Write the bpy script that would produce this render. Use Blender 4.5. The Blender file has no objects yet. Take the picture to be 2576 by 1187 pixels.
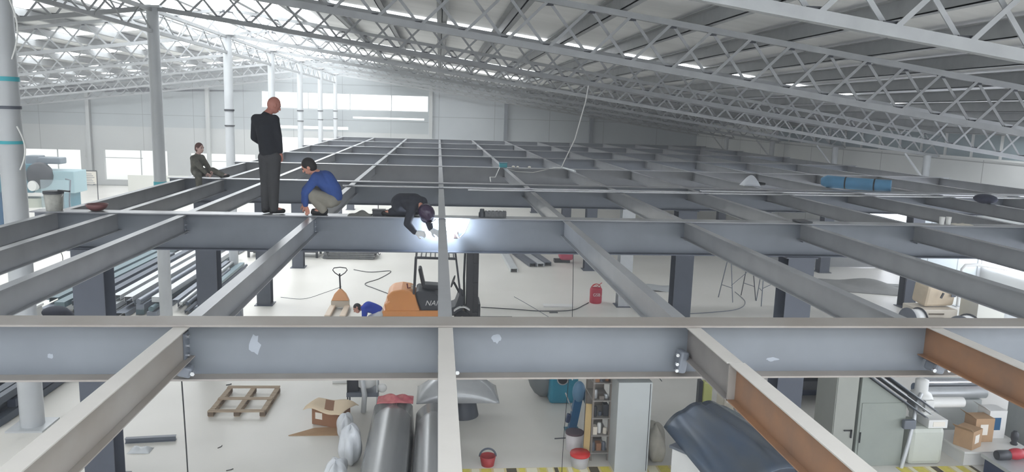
import bpy, math, random
from mathutils import Vector, Matrix, Euler
random.seed(4)
sc = bpy.context.scene
col = sc.collection
PI = math.pi

# ------------------------------------------------------------------ camera
F_PX, YAW, PITCH, ROLL, CZ = 1881.0, 0.10127, 0.16164, 0.02988, 5.58
cam_d = bpy.data.cameras.new('camera')
cam_d.sensor_width = 36.0
cam_d.lens = F_PX / 2576 * 36.0
cam_d.clip_end = 300
cam = bpy.data.objects.new('camera', cam_d)
col.objects.link(cam)
_f = Vector((math.sin(YAW) * math.cos(PITCH), math.cos(YAW) * math.cos(PITCH), -math.sin(PITCH)))
_r = Vector((math.cos(YAW), -math.sin(YAW), 0))
_u = _r.cross(_f)
_c, _s = math.cos(ROLL), math.sin(ROLL)
r2 = _c * _r + _s * _u
u2 = -_s * _r + _c * _u
cam.matrix_world = Matrix(((r2.x, u2.x, -_f.x, 0), (r2.y, u2.y, -_f.y, 0), (r2.z, u2.z, -_f.z, CZ), (0, 0, 0, 1)))
sc.camera = cam

# ------------------------------------------------------------------ view, world
sc.view_settings.view_transform = 'Standard'
sc.view_settings.look = 'None'
sc.view_settings.exposure = 0.0
sc.view_settings.gamma = 1.0
sc.cycles.max_bounces = 6
sc.cycles.diffuse_bounces = 4
sc.cycles.volume_bounces = 0
sc.cycles.glossy_bounces = 3
sc.cycles.transmission_bounces = 4
sc.cycles.use_denoising = True
sc.cycles.sample_clamp_indirect = 6.0
w = bpy.data.worlds.new('world')
sc.world = w
w.use_nodes = True
w.node_tree.nodes['Background'].inputs[0].default_value = (0.93, 0.97, 1.0, 1)
w.node_tree.nodes['Background'].inputs[1].default_value = 2.0

SKY_E = 7.5       # daylight through the roof panels
FRONT_E = 4.6     # daylight through the windows behind the camera
ROOF_E = 1.0

# ------------------------------------------------------------------ materials
def lin(c):
    c = c / 255.0
    return c / 12.92 if c <= 0.04045 else ((c + 0.055) / 1.055) ** 2.4

MATS = {}
def mat(name, rgb, rough=0.6, metal=0.0, var=0.0, scale=3.0, bump=0.0, rgb2=None, stretch=None, emit=0.0, alpha=1.0, trans=0.0, spec=0.5, coat=0.0):
    if name in MATS:
        return MATS[name]
    m = bpy.data.materials.new(name)
    m.use_nodes = True
    nt = m.node_tree
    b = nt.nodes['Principled BSDF']
    c = (lin(rgb[0]), lin(rgb[1]), lin(rgb[2]), 1)
    b.inputs['Base Color'].default_value = c
    b.inputs['Roughness'].default_value = rough
    b.inputs['Metallic'].default_value = metal
    b.inputs['Specular IOR Level'].default_value = spec
    b.inputs['Coat Weight'].default_value = coat
    b.inputs['Transmission Weight'].default_value = trans
    b.inputs['Alpha'].default_value = alpha
    if emit:
        b.inputs['Emission Color'].default_value = c
        b.inputs['Emission Strength'].default_value = emit
    if var or rgb2 or bump:
        tc = nt.nodes.new('ShaderNodeTexCoord')
        mp = nt.nodes.new('ShaderNodeMapping')
        if stretch:
            mp.inputs['Scale'].default_value = stretch
        nt.links.new(tc.outputs['Object'], mp.inputs[0])
        n = nt.nodes.new('ShaderNodeTexNoise')
        n.inputs['Scale'].default_value = scale
        n.inputs['Detail'].default_value = 5
        n.inputs['Roughness'].default_value = 0.6
        nt.links.new(mp.outputs[0], n.inputs['Vector'])
        if var or rgb2:
            r = nt.nodes.new('ShaderNodeValToRGB')
            r.color_ramp.elements[0].position = 0.32
            r.color_ramp.elements[1].position = 0.68
            if rgb2:
                a1, a2 = c, (lin(rgb2[0]), lin(rgb2[1]), lin(rgb2[2]), 1)
            else:
                a1 = tuple(x * (1 - var) for x in c[:3]) + (1,)
                a2 = tuple(min(1, x * (1 + var)) for x in c[:3]) + (1,)
            r.color_ramp.elements[0].color = a1
            r.color_ramp.elements[1].color = a2
            nt.links.new(n.outputs['Fac'], r.inputs[0])
            nt.links.new(r.outputs[0], b.inputs['Base Color'])
        if bump:
            bp = nt.nodes.new('ShaderNodeBump')
            bp.inputs['Strength'].default_value = bump
            bp.inputs['Distance'].default_value = 0.02
            nt.links.new(n.outputs['Fac'], bp.inputs['Height'])
            nt.links.new(bp.outputs[0], b.inputs['Normal'])
    MATS[name] = m
    return m

def glow(name, rgb, strength):
    if name in MATS:
        return MATS[name]
    m = bpy.data.materials.new(name)
    m.use_nodes = True
    nt = m.node_tree
    nt.nodes.remove(nt.nodes['Principled BSDF'])
    e = nt.nodes.new('ShaderNodeEmission')
    e.inputs[0].default_value = (lin(rgb[0]), lin(rgb[1]), lin(rgb[2]), 1)
    e.inputs[1].default_value = strength
    nt.links.new(e.outputs[0], nt.nodes['Material Output'].inputs[0])
    MATS[name] = m
    return m

def seams(name, rgb, dx, dz, rough=0.7, var=0.06, axis='XZ', line=0.72, width=0.012):
    """painted cladding sheets with thin joints"""
    m = mat(name, rgb, rough, var=var, scale=0.35)
    nt = m.node_tree
    b = nt.nodes['Principled BSDF']
    src = b.inputs['Base Color'].links[0].from_socket
    geo = nt.nodes.new('ShaderNodeNewGeometry')
    sep = nt.nodes.new('ShaderNodeSeparateXYZ')
    nt.links.new(geo.outputs['Position'], sep.inputs[0])
    facs = []
    for ax, d in ((axis[0], dx), (axis[1], dz)):
        a = nt.nodes.new('ShaderNodeMath'); a.operation = 'MULTIPLY'; a.inputs[1].default_value = 1 / d
        nt.links.new(sep.outputs[ax], a.inputs[0])
        f = nt.nodes.new('ShaderNodeMath'); f.operation = 'FRACT'
        nt.links.new(a.outputs[0], f.inputs[0])
        l = nt.nodes.new('ShaderNodeMath'); l.operation = 'LESS_THAN'; l.inputs[1].default_value = width * 3 / d
        nt.links.new(f.outputs[0], l.inputs[0])
        facs.append(l)
    mx = nt.nodes.new('ShaderNodeMath'); mx.operation = 'MAXIMUM'
    nt.links.new(facs[0].outputs[0], mx.inputs[0]); nt.links.new(facs[1].outputs[0], mx.inputs[1])
    mix = nt.nodes.new('ShaderNodeMix'); mix.data_type = 'RGBA'; mix.blend_type = 'MIX'
    nt.links.new(mx.outputs[0], mix.inputs[0])
    nt.links.new(src, mix.inputs[6])
    mix.inputs[7].default_value = tuple(lin(x) * line * line for x in rgb) + (1,)
    nt.links.new(mix.outputs[2], b.inputs['Base Color'])
    return m

STEEL = mat('painted_steel', (106, 111, 119), 0.42, 0.0, var=0.10, scale=1.6)
STEEL_L = mat('pale_painted_steel', (114, 119, 125), 0.38, 0.0, var=0.09, scale=1.3)
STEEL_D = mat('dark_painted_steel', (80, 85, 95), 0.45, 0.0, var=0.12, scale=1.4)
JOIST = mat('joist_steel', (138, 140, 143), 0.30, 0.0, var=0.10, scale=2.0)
RUST = mat('primer_brown_steel', (150, 112, 84), 0.5, 0.05, rgb2=(122, 98, 82), scale=2.2, var=0.1)
PRIMER = mat('primer_grey_steel', (146, 142, 137), 0.5, 0.0, rgb2=(134, 127, 120), scale=1.5, var=0.1)
GALV = mat('galvanised', (196, 199, 200), 0.4, 0.35, var=0.06, scale=4)
TRUSS = mat('truss_paint', (148, 150, 150), 0.5, 0.0, var=0.1, scale=3)
PIPE = mat('column_paint', (184, 187, 188), 0.38, 0.05, var=0.05, scale=2)
BLACK = mat('black_plastic', (28, 29, 32), 0.4)
DARK = mat('charcoal', (52, 54, 58), 0.45, var=0.1)
RUBBER = mat('rubber', (22, 22, 23), 0.8)
WHITE = mat('white_paint', (226, 226, 222), 0.5, var=0.03)
CREAM = mat('cream_paint', (214, 205, 188), 0.5, var=0.04)
PAPER = mat('paper', (232, 226, 214), 0.8)
ORANGE = mat('orange_paint', (226, 150, 78), 0.35, var=0.04, coat=0.3)
TEAL = mat('teal_paint', (32, 120, 142), 0.35, var=0.08, coat=0.2)
TEAL_P = mat('pale_teal_paint', (62, 118, 134), 0.45, var=0.08)
BLUE = mat('blue_paint', (38, 92, 130), 0.4, var=0.08)
NAVY = mat('navy_paint', (34, 52, 86), 0.4, var=0.1)
RED = mat('red_plastic', (196, 44, 40), 0.45, var=0.06)
PINK = mat('pink_cloth', (204, 132, 128), 0.9, rgb2=(176, 84, 96), scale=6)
CARD = mat('cardboard', (178, 146, 112), 0.85, var=0.06, scale=5)
CARD_D = mat('brown_cardboard', (148, 108, 80), 0.85, var=0.06, scale=5)
WOOD = mat('pallet_wood', (176, 160, 138), 0.8, rgb2=(150, 130, 108), scale=3, stretch=(1, 8, 8))
SKIN = mat('skin', (196, 140, 120), 0.55, var=0.05, scale=8)
HAIR = mat('hair', (26, 23, 22), 0.7)
CHROME = mat('bright_metal', (205, 207, 210), 0.22, 0.85)
SHEET = mat('sheet_metal', (128, 130, 130), 0.3, 0.55, var=0.12, scale=1.2, stretch=(3, 0.5, 1))
GLOSS = mat('dark_gloss_metal', (104, 110, 116), 0.22, 0.35, rgb2=(88, 104, 126), scale=1.3, stretch=(2, 0.6, 1))  # second tone paints the blue reflection into the sheet's colour
PLASTIC = mat('clear_plastic_film', (226, 230, 232), 0.25, var=0.05, alpha=0.72)
YELLOW = mat('yellow_tape', (222, 208, 96), 0.6, var=0.1, scale=8)

# ------------------------------------------------------------------ mesh building
def text(name, body, size, loc, parent, m, shear=0.0):
    fd = bpy.data.curves.new(name, 'FONT'); fd.body = body; fd.size = size; fd.extrude = 0.003; fd.shear = shear; fd.resolution_u = 4
    fo = bpy.data.objects.new(name, fd); col.objects.link(fo)
    me = bpy.data.meshes.new_from_object(fo.evaluated_get(bpy.context.evaluated_depsgraph_get()))
    bpy.data.objects.remove(fo)
    me.materials.clear(); me.materials.append(m)
    o = bpy.data.objects.new(name, me); col.objects.link(o); o.parent = parent
    o.location = loc; o.rotation_euler = (PI / 2, 0, 0)
    return o

class MB:
    def __init__(s):
        s.v = []; s.f = []; s.sm = []
    def add(s, vs, fs, smooth=False):
        n = len(s.v)
        s.v += [tuple(v) for v in vs]
        s.f += [tuple(i + n for i in f) for f in fs]
        s.sm += [smooth] * len(fs)
        return s
    def box(s, x0, x1, y0, y1, z0, z1):
        v = [(x, y, z) for x in (x0, x1) for y in (y0, y1) for z in (z0, z1)]
        return s.add(v, [(0, 1, 3, 2), (4, 6, 7, 5), (0, 4, 5, 1), (2, 3, 7, 6), (0, 2, 6, 4), (1, 5, 7, 3)])
    def obox(s, c, size, rot=(0, 0, 0)):
        R = Euler(rot).to_matrix(); c = Vector(c)
        h = [x / 2 for x in size]
        v = [c + R @ Vector((x, y, z)) for x in (-h[0], h[0]) for y in (-h[1], h[1]) for z in (-h[2], h[2])]
        return s.add(v, [(0, 1, 3, 2), (4, 6, 7, 5), (0, 4, 5, 1), (2, 3, 7, 6), (0, 2, 6, 4), (1, 5, 7, 3)])
    def prism(s, prof, a, b, up=(0, 0, 1), smooth=False):
        """profile [(side, up)] swept from a to b"""
        a, b = Vector(a), Vector(b)
        d = (b - a).normalized(); up = Vector(up)
        side = d.cross(up)
        if side.length < 1e-5:
            side = d.cross(Vector((1, 0, 0)))
        side.normalize(); up = side.cross(d)
        n = len(prof)
        v = [p + side * x + up * y for p in (a, b) for x, y in prof]
        f = [(i, (i + 1) % n, n + (i + 1) % n, n + i) for i in range(n)]
        s.add(v, f, smooth)
        return s.add(v, [tuple(range(n))[::-1], tuple(range(n, 2 * n))])
    def bar(s, a, b, wd, ht, up=(0, 0, 1)):
        return s.prism([(-wd / 2, -ht / 2), (wd / 2, -ht / 2), (wd / 2, ht / 2), (-wd / 2, ht / 2)], a, b, up)
    def ibeam(s, a, b, h, wd, tf, tw):
        """a, b: centre of the top face"""
        W, T = wd / 2, tw / 2
        p = [(-W, 0), (-W, -tf), (-T, -tf), (-T, -h + tf), (-W, -h + tf), (-W, -h), (W, -h), (W, -h + tf), (T, -h + tf), (T, -tf), (W, -tf), (W, 0)]
        a, b = Vector(a), Vector(b)
        d = (b - a).normalized(); side = d.cross(Vector((0, 0, 1))).normalized(); up = side.cross(d)
        for (x0, x1, z0, z1) in ((-W, W, -tf, 0), (-T, T, -h + tf, -tf), (-W, W, -h, -h + tf)):
            s.prism([(x0, z0), (x1, z0), (x1, z1), (x0, z1)], a, b)
        return s
    def tube(s, pts, r, n=10, closed=False):
        pts = [Vector(p) for p in pts]
        rs = r if isinstance(r, (list, tuple)) else [r] * len(pts)
        v = []; ref = None
        for i, p in enumerate(pts):
            d = (pts[min(i + 1, len(pts) - 1)] - pts[max(i - 1, 0)])
            d = d.normalized() if d.length > 1e-9 else Vector((0, 0, 1))
            if ref is None:
                ref = d.cross(Vector((0, 0, 1)))
                if ref.length < 0.05:
                    ref = d.cross(Vector((1, 0, 0)))
            ref = (ref - d * ref.dot(d)).normalized()
            o = d.cross(ref)
            v += [p + (ref * math.cos(2 * PI * k / n) + o * math.sin(2 * PI * k / n)) * rs[i] for k in range(n)]
        f = []
        for i in range(len(pts) - 1):
            for k in range(n):
                f.append((i * n + k, i * n + (k + 1) % n, (i + 1) * n + (k + 1) % n, (i + 1) * n + k))
        s.add(v, f, True)
        m = len(pts) - 1
        return s.add(v, [tuple(range(n))[::-1], tuple(m * n + k for k in range(n))])
    def lathe(s, c, prof, n=20, axis='Z'):
        c = Vector(c)
        v = []
        for r, z in prof:
            for k in range(n):
                a = 2 * PI * k / n
                q = (r * math.cos(a), r * math.sin(a), z)
                if axis == 'X': q = (q[2], q[0], q[1])
                if axis == 'Y': q = (q[0], q[2], q[1])
                v.append(c + Vector(q))
        f = []
        for i in range(len(prof) - 1):
            for k in range(n):
                f.append((i * n + k, i * n + (k + 1) % n, (i + 1) * n + (k + 1) % n, (i + 1) * n + k))
        s.add(v, f, True)
        m = len(prof) - 1
        return s.add(v, [tuple(range(n))[::-1], tuple(m * n + k for k in range(n))])
    def ell(s, c, r, rot=(0, 0, 0), n=16, m=10):
        c = Vector(c); R = Euler(rot).to_matrix()
        r = r if isinstance(r, (list, tuple)) else (r, r, r)
        v = [c + R @ Vector((0, 0, -r[2]))]
        for j in range(1, m):
            t = PI * j / m - PI / 2
            for k in range(n):
                a = 2 * PI * k / n
                v.append(c + R @ Vector((r[0] * math.cos(t) * math.cos(a), r[1] * math.cos(t) * math.sin(a), r[2] * math.sin(t))))
        v.append(c + R @ Vector((0, 0, r[2])))
        f = [(0, 1 + (k + 1) % n, 1 + k) for k in range(n)]
        for j in range(m - 2):
            for k in range(n):
                a0 = 1 + j * n
                f.append((a0 + k, a0 + (k + 1) % n, a0 + n + (k + 1) % n, a0 + n + k))
        L = len(v) - 1; a0 = 1 + (m - 2) * n
        f += [(a0 + k, a0 + (k + 1) % n, L) for k in range(n)]
        return s.add(v, f, True)
    def cap(s, a, b, ra, rb, n=14):
        """tapered capsule"""
        a, b = Vector(a), Vector(b)
        d = b - a
        L = d.length
        if L < 1e-6:
            return s.ell(a, ra)
        d.normalize()
        pts = []; rs = []
        for k in range(1, 5):
            t = PI / 2 * k / 5
            pts.append(a - d * ra * math.cos(t)); rs.append(ra * math.sin(t))
        pts.append(a); rs.append(ra); pts.append(b); rs.append(rb)
        for k in range(4, 0, -1):
            t = PI / 2 * k / 5
            pts.append(b + d * rb * math.cos(t)); rs.append(rb * math.sin(t))
        return s.tube(pts, rs, n)
    def grid(s, fn, nu, nv, smooth=True, thick=None):
        v = [Vector(fn(i / nu, j / nv)) for i in range(nu + 1) for j in range(nv + 1)]
        f = [(i * (nv + 1) + j, (i + 1) * (nv + 1) + j, (i + 1) * (nv + 1) + j + 1, i * (nv + 1) + j + 1) for i in range(nu) for j in range(nv)]
        return s.add(v, f, smooth)
    def build(s, name, m, parent=None, loc=None, rotz=0, bevel=0, solid=0, remesh=0, sub=0, **props):
        me = bpy.data.meshes.new(name)
        me.from_pydata(s.v, [], s.f)
        me.polygons.foreach_set('use_smooth', s.sm)
        me.materials.append(m)
        me.update()
        o = bpy.data.objects.new(name, me)
        col.objects.link(o)
        if parent: o.parent = parent
        if loc: o.location = loc
        o.rotation_euler.z = rotz
        if bevel:
            b = o.modifiers.new('bevel', 'BEVEL'); b.width = bevel; b.segments = 2; b.limit_method = 'ANGLE'
        if solid:
            b = o.modifiers.new('solid', 'SOLIDIFY'); b.thickness = solid
        if sub:
            b = o.modifiers.new('sub', 'SUBSURF'); b.levels = sub; b.render_levels = sub
        if remesh:
            b = o.modifiers.new('remesh', 'REMESH'); b.mode = 'VOXEL'; b.voxel_size = remesh; b.use_smooth_shade = True
            b = o.modifiers.new('smooth', 'SMOOTH'); b.factor = 0.5; b.iterations = 3
        for k, v in props.items(): o[k] = v
        return o

def thing(name, label, cat, loc=(0, 0, 0), rotz=0, group=None):
    o = bpy.data.objects.new(name, None)
    col.objects.link(o)
    o.empty_display_size = 0.1
    o.location = loc; o.rotation_euler.z = rotz
    tag(o, label, cat, group)
    return o

def tag(o, label, cat, group=None):
    o['label'] = label; o['category'] = cat
    if group: o['group'] = group
    return o

def struct(o):
    o['kind'] = 'structure'
    return o

def copy_tree(o, parent=None):
    c = o.copy(); col.objects.link(c)
    if parent: c.parent = parent
    for ch in [x for x in bpy.data.objects if x.parent == o] if not hasattr(o, '_k') else []:
        copy_tree(ch, c)
    return c

def copy_flat(root, kids, loc, label, rotz=None):
    c = root.copy(); col.objects.link(c); c.location = loc
    if rotz is not None: c.rotation_euler.z = rotz
    c['label'] = label
    for k in kids:
        d = k.copy(); col.objects.link(d); d.parent = c
    return c

ORD = ['first', 'second', 'third', 'fourth', 'fifth', 'sixth', 'seventh', 'eighth', 'ninth', 'tenth', 'eleventh', 'twelfth', 'thirteenth', 'fourteenth', 'fifteenth', 'sixteenth', 'seventeenth', 'eighteenth', 'nineteenth', 'twentieth']

# ------------------------------------------------------------------ setting
RX, EAVE_R, EAVE_L, YF, YB = -6.93, 18.6, -30.0, -7.0, 53.0
SL = 0.133
def roofz(x): return 9.02 - SL * abs(x - RX)

floor_m = mat('floor_concrete', (224, 221, 213), 0.42, rgb2=(212, 209, 200), scale=0.35, var=0.1)
struct(MB().box(EAVE_L, EAVE_R, YF, YB, -0.12, 0).build('floor', floor_m))
ground = mat('ground_outside', (214, 214, 208), 0.9, var=0.05)
struct(MB().box(-80, 80, YB + 0.3, 110, -0.2, -0.05).build('trim_1', ground))

def wall_holes(name, m, x0, x1, z0, ztop, holes, y0, y1, axis='Y'):
    xs = sorted(set([x0, x1, RX] + [h[0] for h in holes] + [h[1] for h in holes])) if axis == 'Y' else sorted(set([x0, x1] + [h[0] for h in holes] + [h[1] for h in holes]))
    zs = sorted(set([z0] + [h[2] for h in holes] + [h[3] for h in holes]))
    xs = [x for x in xs if x0 <= x <= x1]
    zs = [z for z in zs if z0 <= z]
    if not callable(ztop): zs = sorted(set([z for z in zs if z < ztop] + [ztop]))
    mb = MB()
    for i in range(len(xs) - 1):
        a, b = xs[i], xs[i + 1]
        rng = range(len(zs)) if callable(ztop) else range(len(zs) - 1)
        for j in rng:
            z_a = zs[j]
            top = zs[j + 1] if j + 1 < len(zs) else None
            mid, mz = (a + b) / 2, (z_a + (top if top is not None else z_a + 0.3)) / 2
            if any(h[0] < mid < h[1] and h[2] < mz < h[3] for h in holes): continue
            za, zb = (top, top) if top is not None else (ztop(a), ztop(b))
            if axis == 'Y':
                v = [(a, y0, z_a), (b, y0, z_a), (b, y0, zb), (a, y0, za), (a, y1, z_a), (b, y1, z_a), (b, y1, zb), (a, y1, za)]
            else:
                v = [(y0, a, z_a), (y0, b, z_a), (y0, b, zb), (y0, a, za), (y1, a, z_a), (y1, b, z_a), (y1, b, zb), (y1, a, za)]
            mb.add(v, [(0, 1, 2, 3), (7, 6, 5, 4), (0, 4, 5, 1), (1, 5, 6, 2), (2, 6, 7, 3), (3, 7, 4, 0)])
    return struct(mb.build(name, m))

clad_lo = seams('cladding_pale', (178, 180, 178), 3.3, 40)
clad_hi = seams('cladding_grey', (158, 164, 165), 3.3, 2.4)
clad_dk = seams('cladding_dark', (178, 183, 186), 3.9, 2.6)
lowh = [(-29.2, -28.3, 0.4, 2.3), (-27.5, -23.9, 0.4, 2.35), (-22.4, -18.3, 0.4, 2.4), (-16.8, -12.5, 0.4, 2.3), (-11.3, -6.6, 1.5, 3.55)]
wall_holes('wall_back', clad_lo, EAVE_L, -0.7, 0, 4.0, lowh, YB, YB + 0.25)
hih = [(-12.0, -0.75, 5.5, 6.6), (-11.3, -6.2, 4.15, 4.35), (-5.9, -1.0, 4.95, 5.08)]
wall_holes('wall_back_upper', clad_hi, EAVE_L, -0.7, 4.0, roofz, hih, YB, YB + 0.25)
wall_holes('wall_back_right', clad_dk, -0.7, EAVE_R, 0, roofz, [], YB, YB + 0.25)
# frames in the back wall openings
wn = 1
frame_m = mat('window_frame', (188, 190, 190), 0.5)
for (a, b, c, d) in lowh[:4] + hih[:1]:
    mb = MB()
    n = 2 if d < 3 else 4
    for k in range(1, n):
        x = a + (b - a) * k / n + 0.3
        mb.box(x - 0.03, x + 0.03, YB + 0.08, YB + 0.14, c, d)
    if d < 3:
        mb.box(a, a + (b - a) * 0.6, YB + 0.08, YB + 0.14, d - 0.55, d - 0.5)
    else:
        mb.box(a, b, YB + 0.08, YB + 0.14, c, c + 0.06)
    struct(mb.build('window_%d' % wn, frame_m)); wn += 1
# side walls
glass_m = mat('side_glazing', (150, 164, 168), 0.25, var=0.1, scale=0.6)
clad_r = seams('cladding_right', (218, 219, 216), 3.0, 2.2, axis='YZ')
wall_holes('wall_right', clad_r, YF, YB, 0, roofz(EAVE_R), [(8, 40, 4.55, 5.35)], EAVE_R, EAVE_R + 0.25, 'X')
mb = MB(); mb.box(EAVE_R + 0.08, EAVE_R + 0.12, 8, 40, 4.55, 5.35)
struct(mb.build('window_6', glass_m))
mb = MB()
for k in range(24):
    mb.box(EAVE_R + 0.0, EAVE_R + 0.07, 8 + k * 1.39, 8.06 + k * 1.39, 4.55, 5.35)
mb.box(EAVE_R - 0.06, EAVE_R + 0.07, 8, 40, 4.5, 4.56)
struct(mb.build('trim_2', WHITE))
wall_holes('wall_left', clad_lo, YF, YB, 0, roofz(EAVE_L), [(2, 18, 0.6, 3.4), (22, 48, 0.6, 3.4)], EAVE_L - 0.25, EAVE_L, 'X')
wall_holes('wall_front', clad_lo, EAVE_L, EAVE_R, 0, roofz, [], YF - 0.25, YF)
mb = MB()
for k in range(6):
    mb.box(-20 + 6.2 * k, -15.2 + 6.2 * k, YF + 0.02, YF + 0.05, 2.2, 6.0)
struct(mb.build('window_7', glow('day_window', (236, 242, 255), FRONT_E)))

# thin welding haze in the hall air
vm = bpy.data.materials.new('haze'); vm.use_nodes = True; _nt = vm.node_tree; _nt.nodes.clear()
_o = _nt.nodes.new('ShaderNodeOutputMaterial'); _v = _nt.nodes.new('ShaderNodeVolumeScatter')
_v.inputs['Density'].default_value = 0.0075; _v.inputs['Color'].default_value = (.95, .97, 1, 1)
_nt.links.new(_v.outputs[0], _o.inputs['Volume'])
hz = struct(MB().box(EAVE_L + .05, EAVE_R - .05, 4, YB - .1, 0.02, 9.3).build('haze', vm))

# roof sheets with ribs
def ribbed(name, rgb):
    m = mat(name, rgb, 0.55, 0.0, var=0.10, scale=0.5, stretch=(0.25, 2.2, 1))
    return m
# (glowing panes added along the right wall, mostly unseen, to brighten the ceiling)
mb = MB()
for k in range(10): mb.box(EAVE_R - 0.05, EAVE_R - 0.02, -5.5 + 3.7 * k, -2.5 + 3.7 * k, 0.9, 4.2 if k < 7 else 2.3)
struct(mb.build('window_8', glow('side_fill_glow', (236, 242, 255), 7.0)))
roof_m = ribbed('roof_sheet', (228, 228, 226))
for nm, x0, x1 in (('ceiling', RX, EAVE_R + 0.3), ('ceiling_left', EAVE_L - 0.3, RX)):
    mb = MB()
    za, zb = roofz(x0), roofz(x1)
    v = [(x0, YF - .3, za), (x1, YF - .3, zb), (x1, YB + .4, zb), (x0, YB + .4, za)]
    v += [(x, y, z + 0.08) for x, y, z in v]
    mb.add(v, [(0, 3, 2, 1), (4, 5, 6, 7), (0, 1, 5, 4), (1, 2, 6, 5), (2, 3, 7, 6), (3, 0, 4, 7)])
    struct(mb.build(nm, roof_m))
# translucent daylight panels set in the roof
sky_m = glow('roof_daylight', (245, 250, 255), SKY_E)
def sky_panel(x0, x1, y0, y1):
    global wn
    mb = MB()
    xs = [x0] + ([RX] if x0 < RX < x1 else []) + [x1]
    for a, b in zip(xs[:-1], xs[1:]):
        za, zb = roofz(a) - 0.035, roofz(b) - 0.035
        v = [(a, y0, za), (b, y0, zb), (b, y1, zb), (a, y1, za)]
        v += [(x, y, z + 0.03) for x, y, z in v]
        mb.add(v, [(0, 3, 2, 1), (4, 5, 6, 7), (0, 1, 5, 4), (1, 2, 6, 5), (2, 3, 7, 6), (3, 0, 4, 7)])
    struct(mb.build('window_%d' % (wn + 3), sky_m)); wn += 1
sky_panel(-10.6, -4.2, 19.8, 52.5)
sky_panel(-4.0, 18.2, 21.6, 22.4)
for y in (34.5, 41.0, 47.5): sky_panel(-4.0, 4.5, y, y + 1.3)
for y in (23.0, 29.5, 36.0, 42.5, 48.0): sky_panel(-27.0, -11.4, y, y + 1.6)
for y in (-3.0, 3.0, 9.0): sky_panel(-26, -9, y, y + 1.5)  # unseen panels over the left front, added for more overhead light
for y in (-5.5, -2.5, 0.5, ): sky_panel(-5, 17, y, y + 1.6)  # unseen panels behind the view, added to light the flange tops

# purlins
for side in (1, -1):
    for k in range(17 if side > 0 else 15):
        x = RX + side * (0.9 + 1.52 * k)
        z = roofz(x) - 0.03
        mb = MB()
        mb.box(-0.012, 0.012, 0, YB - YF - 0.1, -0.25, 0)
        mb.box(-0.012, 0.13, 0, YB - YF - 0.1, -0.25, -0.235)
        mb.box(-0.13, 0.012, 0, YB - YF - 0.1, -0.012, 0)
        o = mb.build('roof_purlin', TRUSS, loc=(x, YF + 0.05, z - 0.012))
        tag(o, 'grey roof purlin, %s %s of the ridge' % (ORD[k], 'right' if side > 0 else 'left'), 'purlin', 'purlins under the roof sheets')

# ------------------------------------------------------------------ trusses
P = 0.72
def make_truss(side):
    n = 35 if side > 0 else 31
    L = n * P
    root = thing('roof_truss', 'x', 'truss', (RX, 0, 0), 0, 'lattice roof trusses')
    def pt(s, up, y=0.0): return (side * s, y, 7.86 - SL * s + up)
    kids = []
    mb = MB().bar(pt(0.12, 0), pt(L, 0), 0.10, 0.11); kids.append(mb.build('bottom_chord', TRUSS, root))
    mb = MB().bar(pt(0.12, 0.80), pt(L, 0.80), 0.10, 0.10); kids.append(mb.build('top_chord', TRUSS, root))
    b = MB().bar((0, -0.035, 0), (side * P, -0.035, 0.80 - SL * P), 0.014, 0.05, up=(0, 0, 1))
    m1 = b.build('lattice_bar', TRUSS, root, loc=pt(0.12, 0)).data
    first = [o for o in bpy.data.objects if o.name.startswith('lattice_bar') and o.data == m1][0]
    kids.append(first)
    b2 = MB().bar((0, 0.035, 0.0), (side * P, 0.035, -0.80 - SL * P), 0.014, 0.05, up=(0, 0, 1))
    second = b2.build('lattice_bar', TRUSS, root, loc=pt(0.12, 0.80)); kids.append(second)
    for k in range(1, n):
        for src, up in ((first, 0), (second, 0.80)):
            if (k + (up > 0)) % 1 == 0 and k * P + 0.12 + P <= L + 0.13:
                c = src.copy(); col.objects.link(c); c.location = pt(0.12 + k * P, up); kids.append(c)
    mbp = MB()
    for k in range(0, n, 1):
        p = pt(0.12 + k * P, 0.035); mbp.obox(p, (0.16, 0.012, 0.10), (0, 0, 0))
        p = pt(0.12 + k * P, 0.76); mbp.obox(p, (0.16, 0.012, 0.10), (0, 0, 0))
    g = mbp.build('gusset_plates', DARK, root); g['kind'] = 'stuff'; g['label'] = 'dark gusset plates at the nodes'
    kids.append(g)
    return root, kids
TY = [6.5 * k for k in range(1, 9)]
for side, word in ((1, 'right'), (-1, 'left')):
    root, kids = make_truss(side)
    for i, y in enumerate(TY):
        lab = 'grey lattice roof truss sloping down to the %s, %s' % (word, 'nearest of its row' if i == 0 else ORD[i] + ' from the front')
        if i == 0:
            root.location = (RX, y, 0); root['label'] = lab
        else:
            copy_flat(root, kids, (RX, y, 0), lab)

# ridge tie along the column row
root = thing('ridge_lattice_beam', 'pale lattice beam along the tops of the round columns', 'beam', (RX, 13, 7.3))
MB().bar((0, 0, 0), (0, 39.5, 0), 0.08, 0.08).build('bottom_chord', TRUSS, root)
MB().bar((0.0, 0, 0.5), (0, 39.5, 0.5), 0.08, 0.08).build('top_chord', TRUSS, root)
zb = MB().bar((0.03, 0, 0), (0.03, 0.81, 0.5), 0.03, 0.03).build('lattice_bar', TRUSS, root)
zc = MB().bar((-0.03, 0, 0.5), (-0.03, 0.81, 0), 0.03, 0.03).build('lattice_bar', TRUSS, root)
for k in range(1, 48):
    c = (zb if k % 2 == 0 else zc).copy(); col.objects.link(c); c.location = (0, 0.81 * k, 0)

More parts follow.
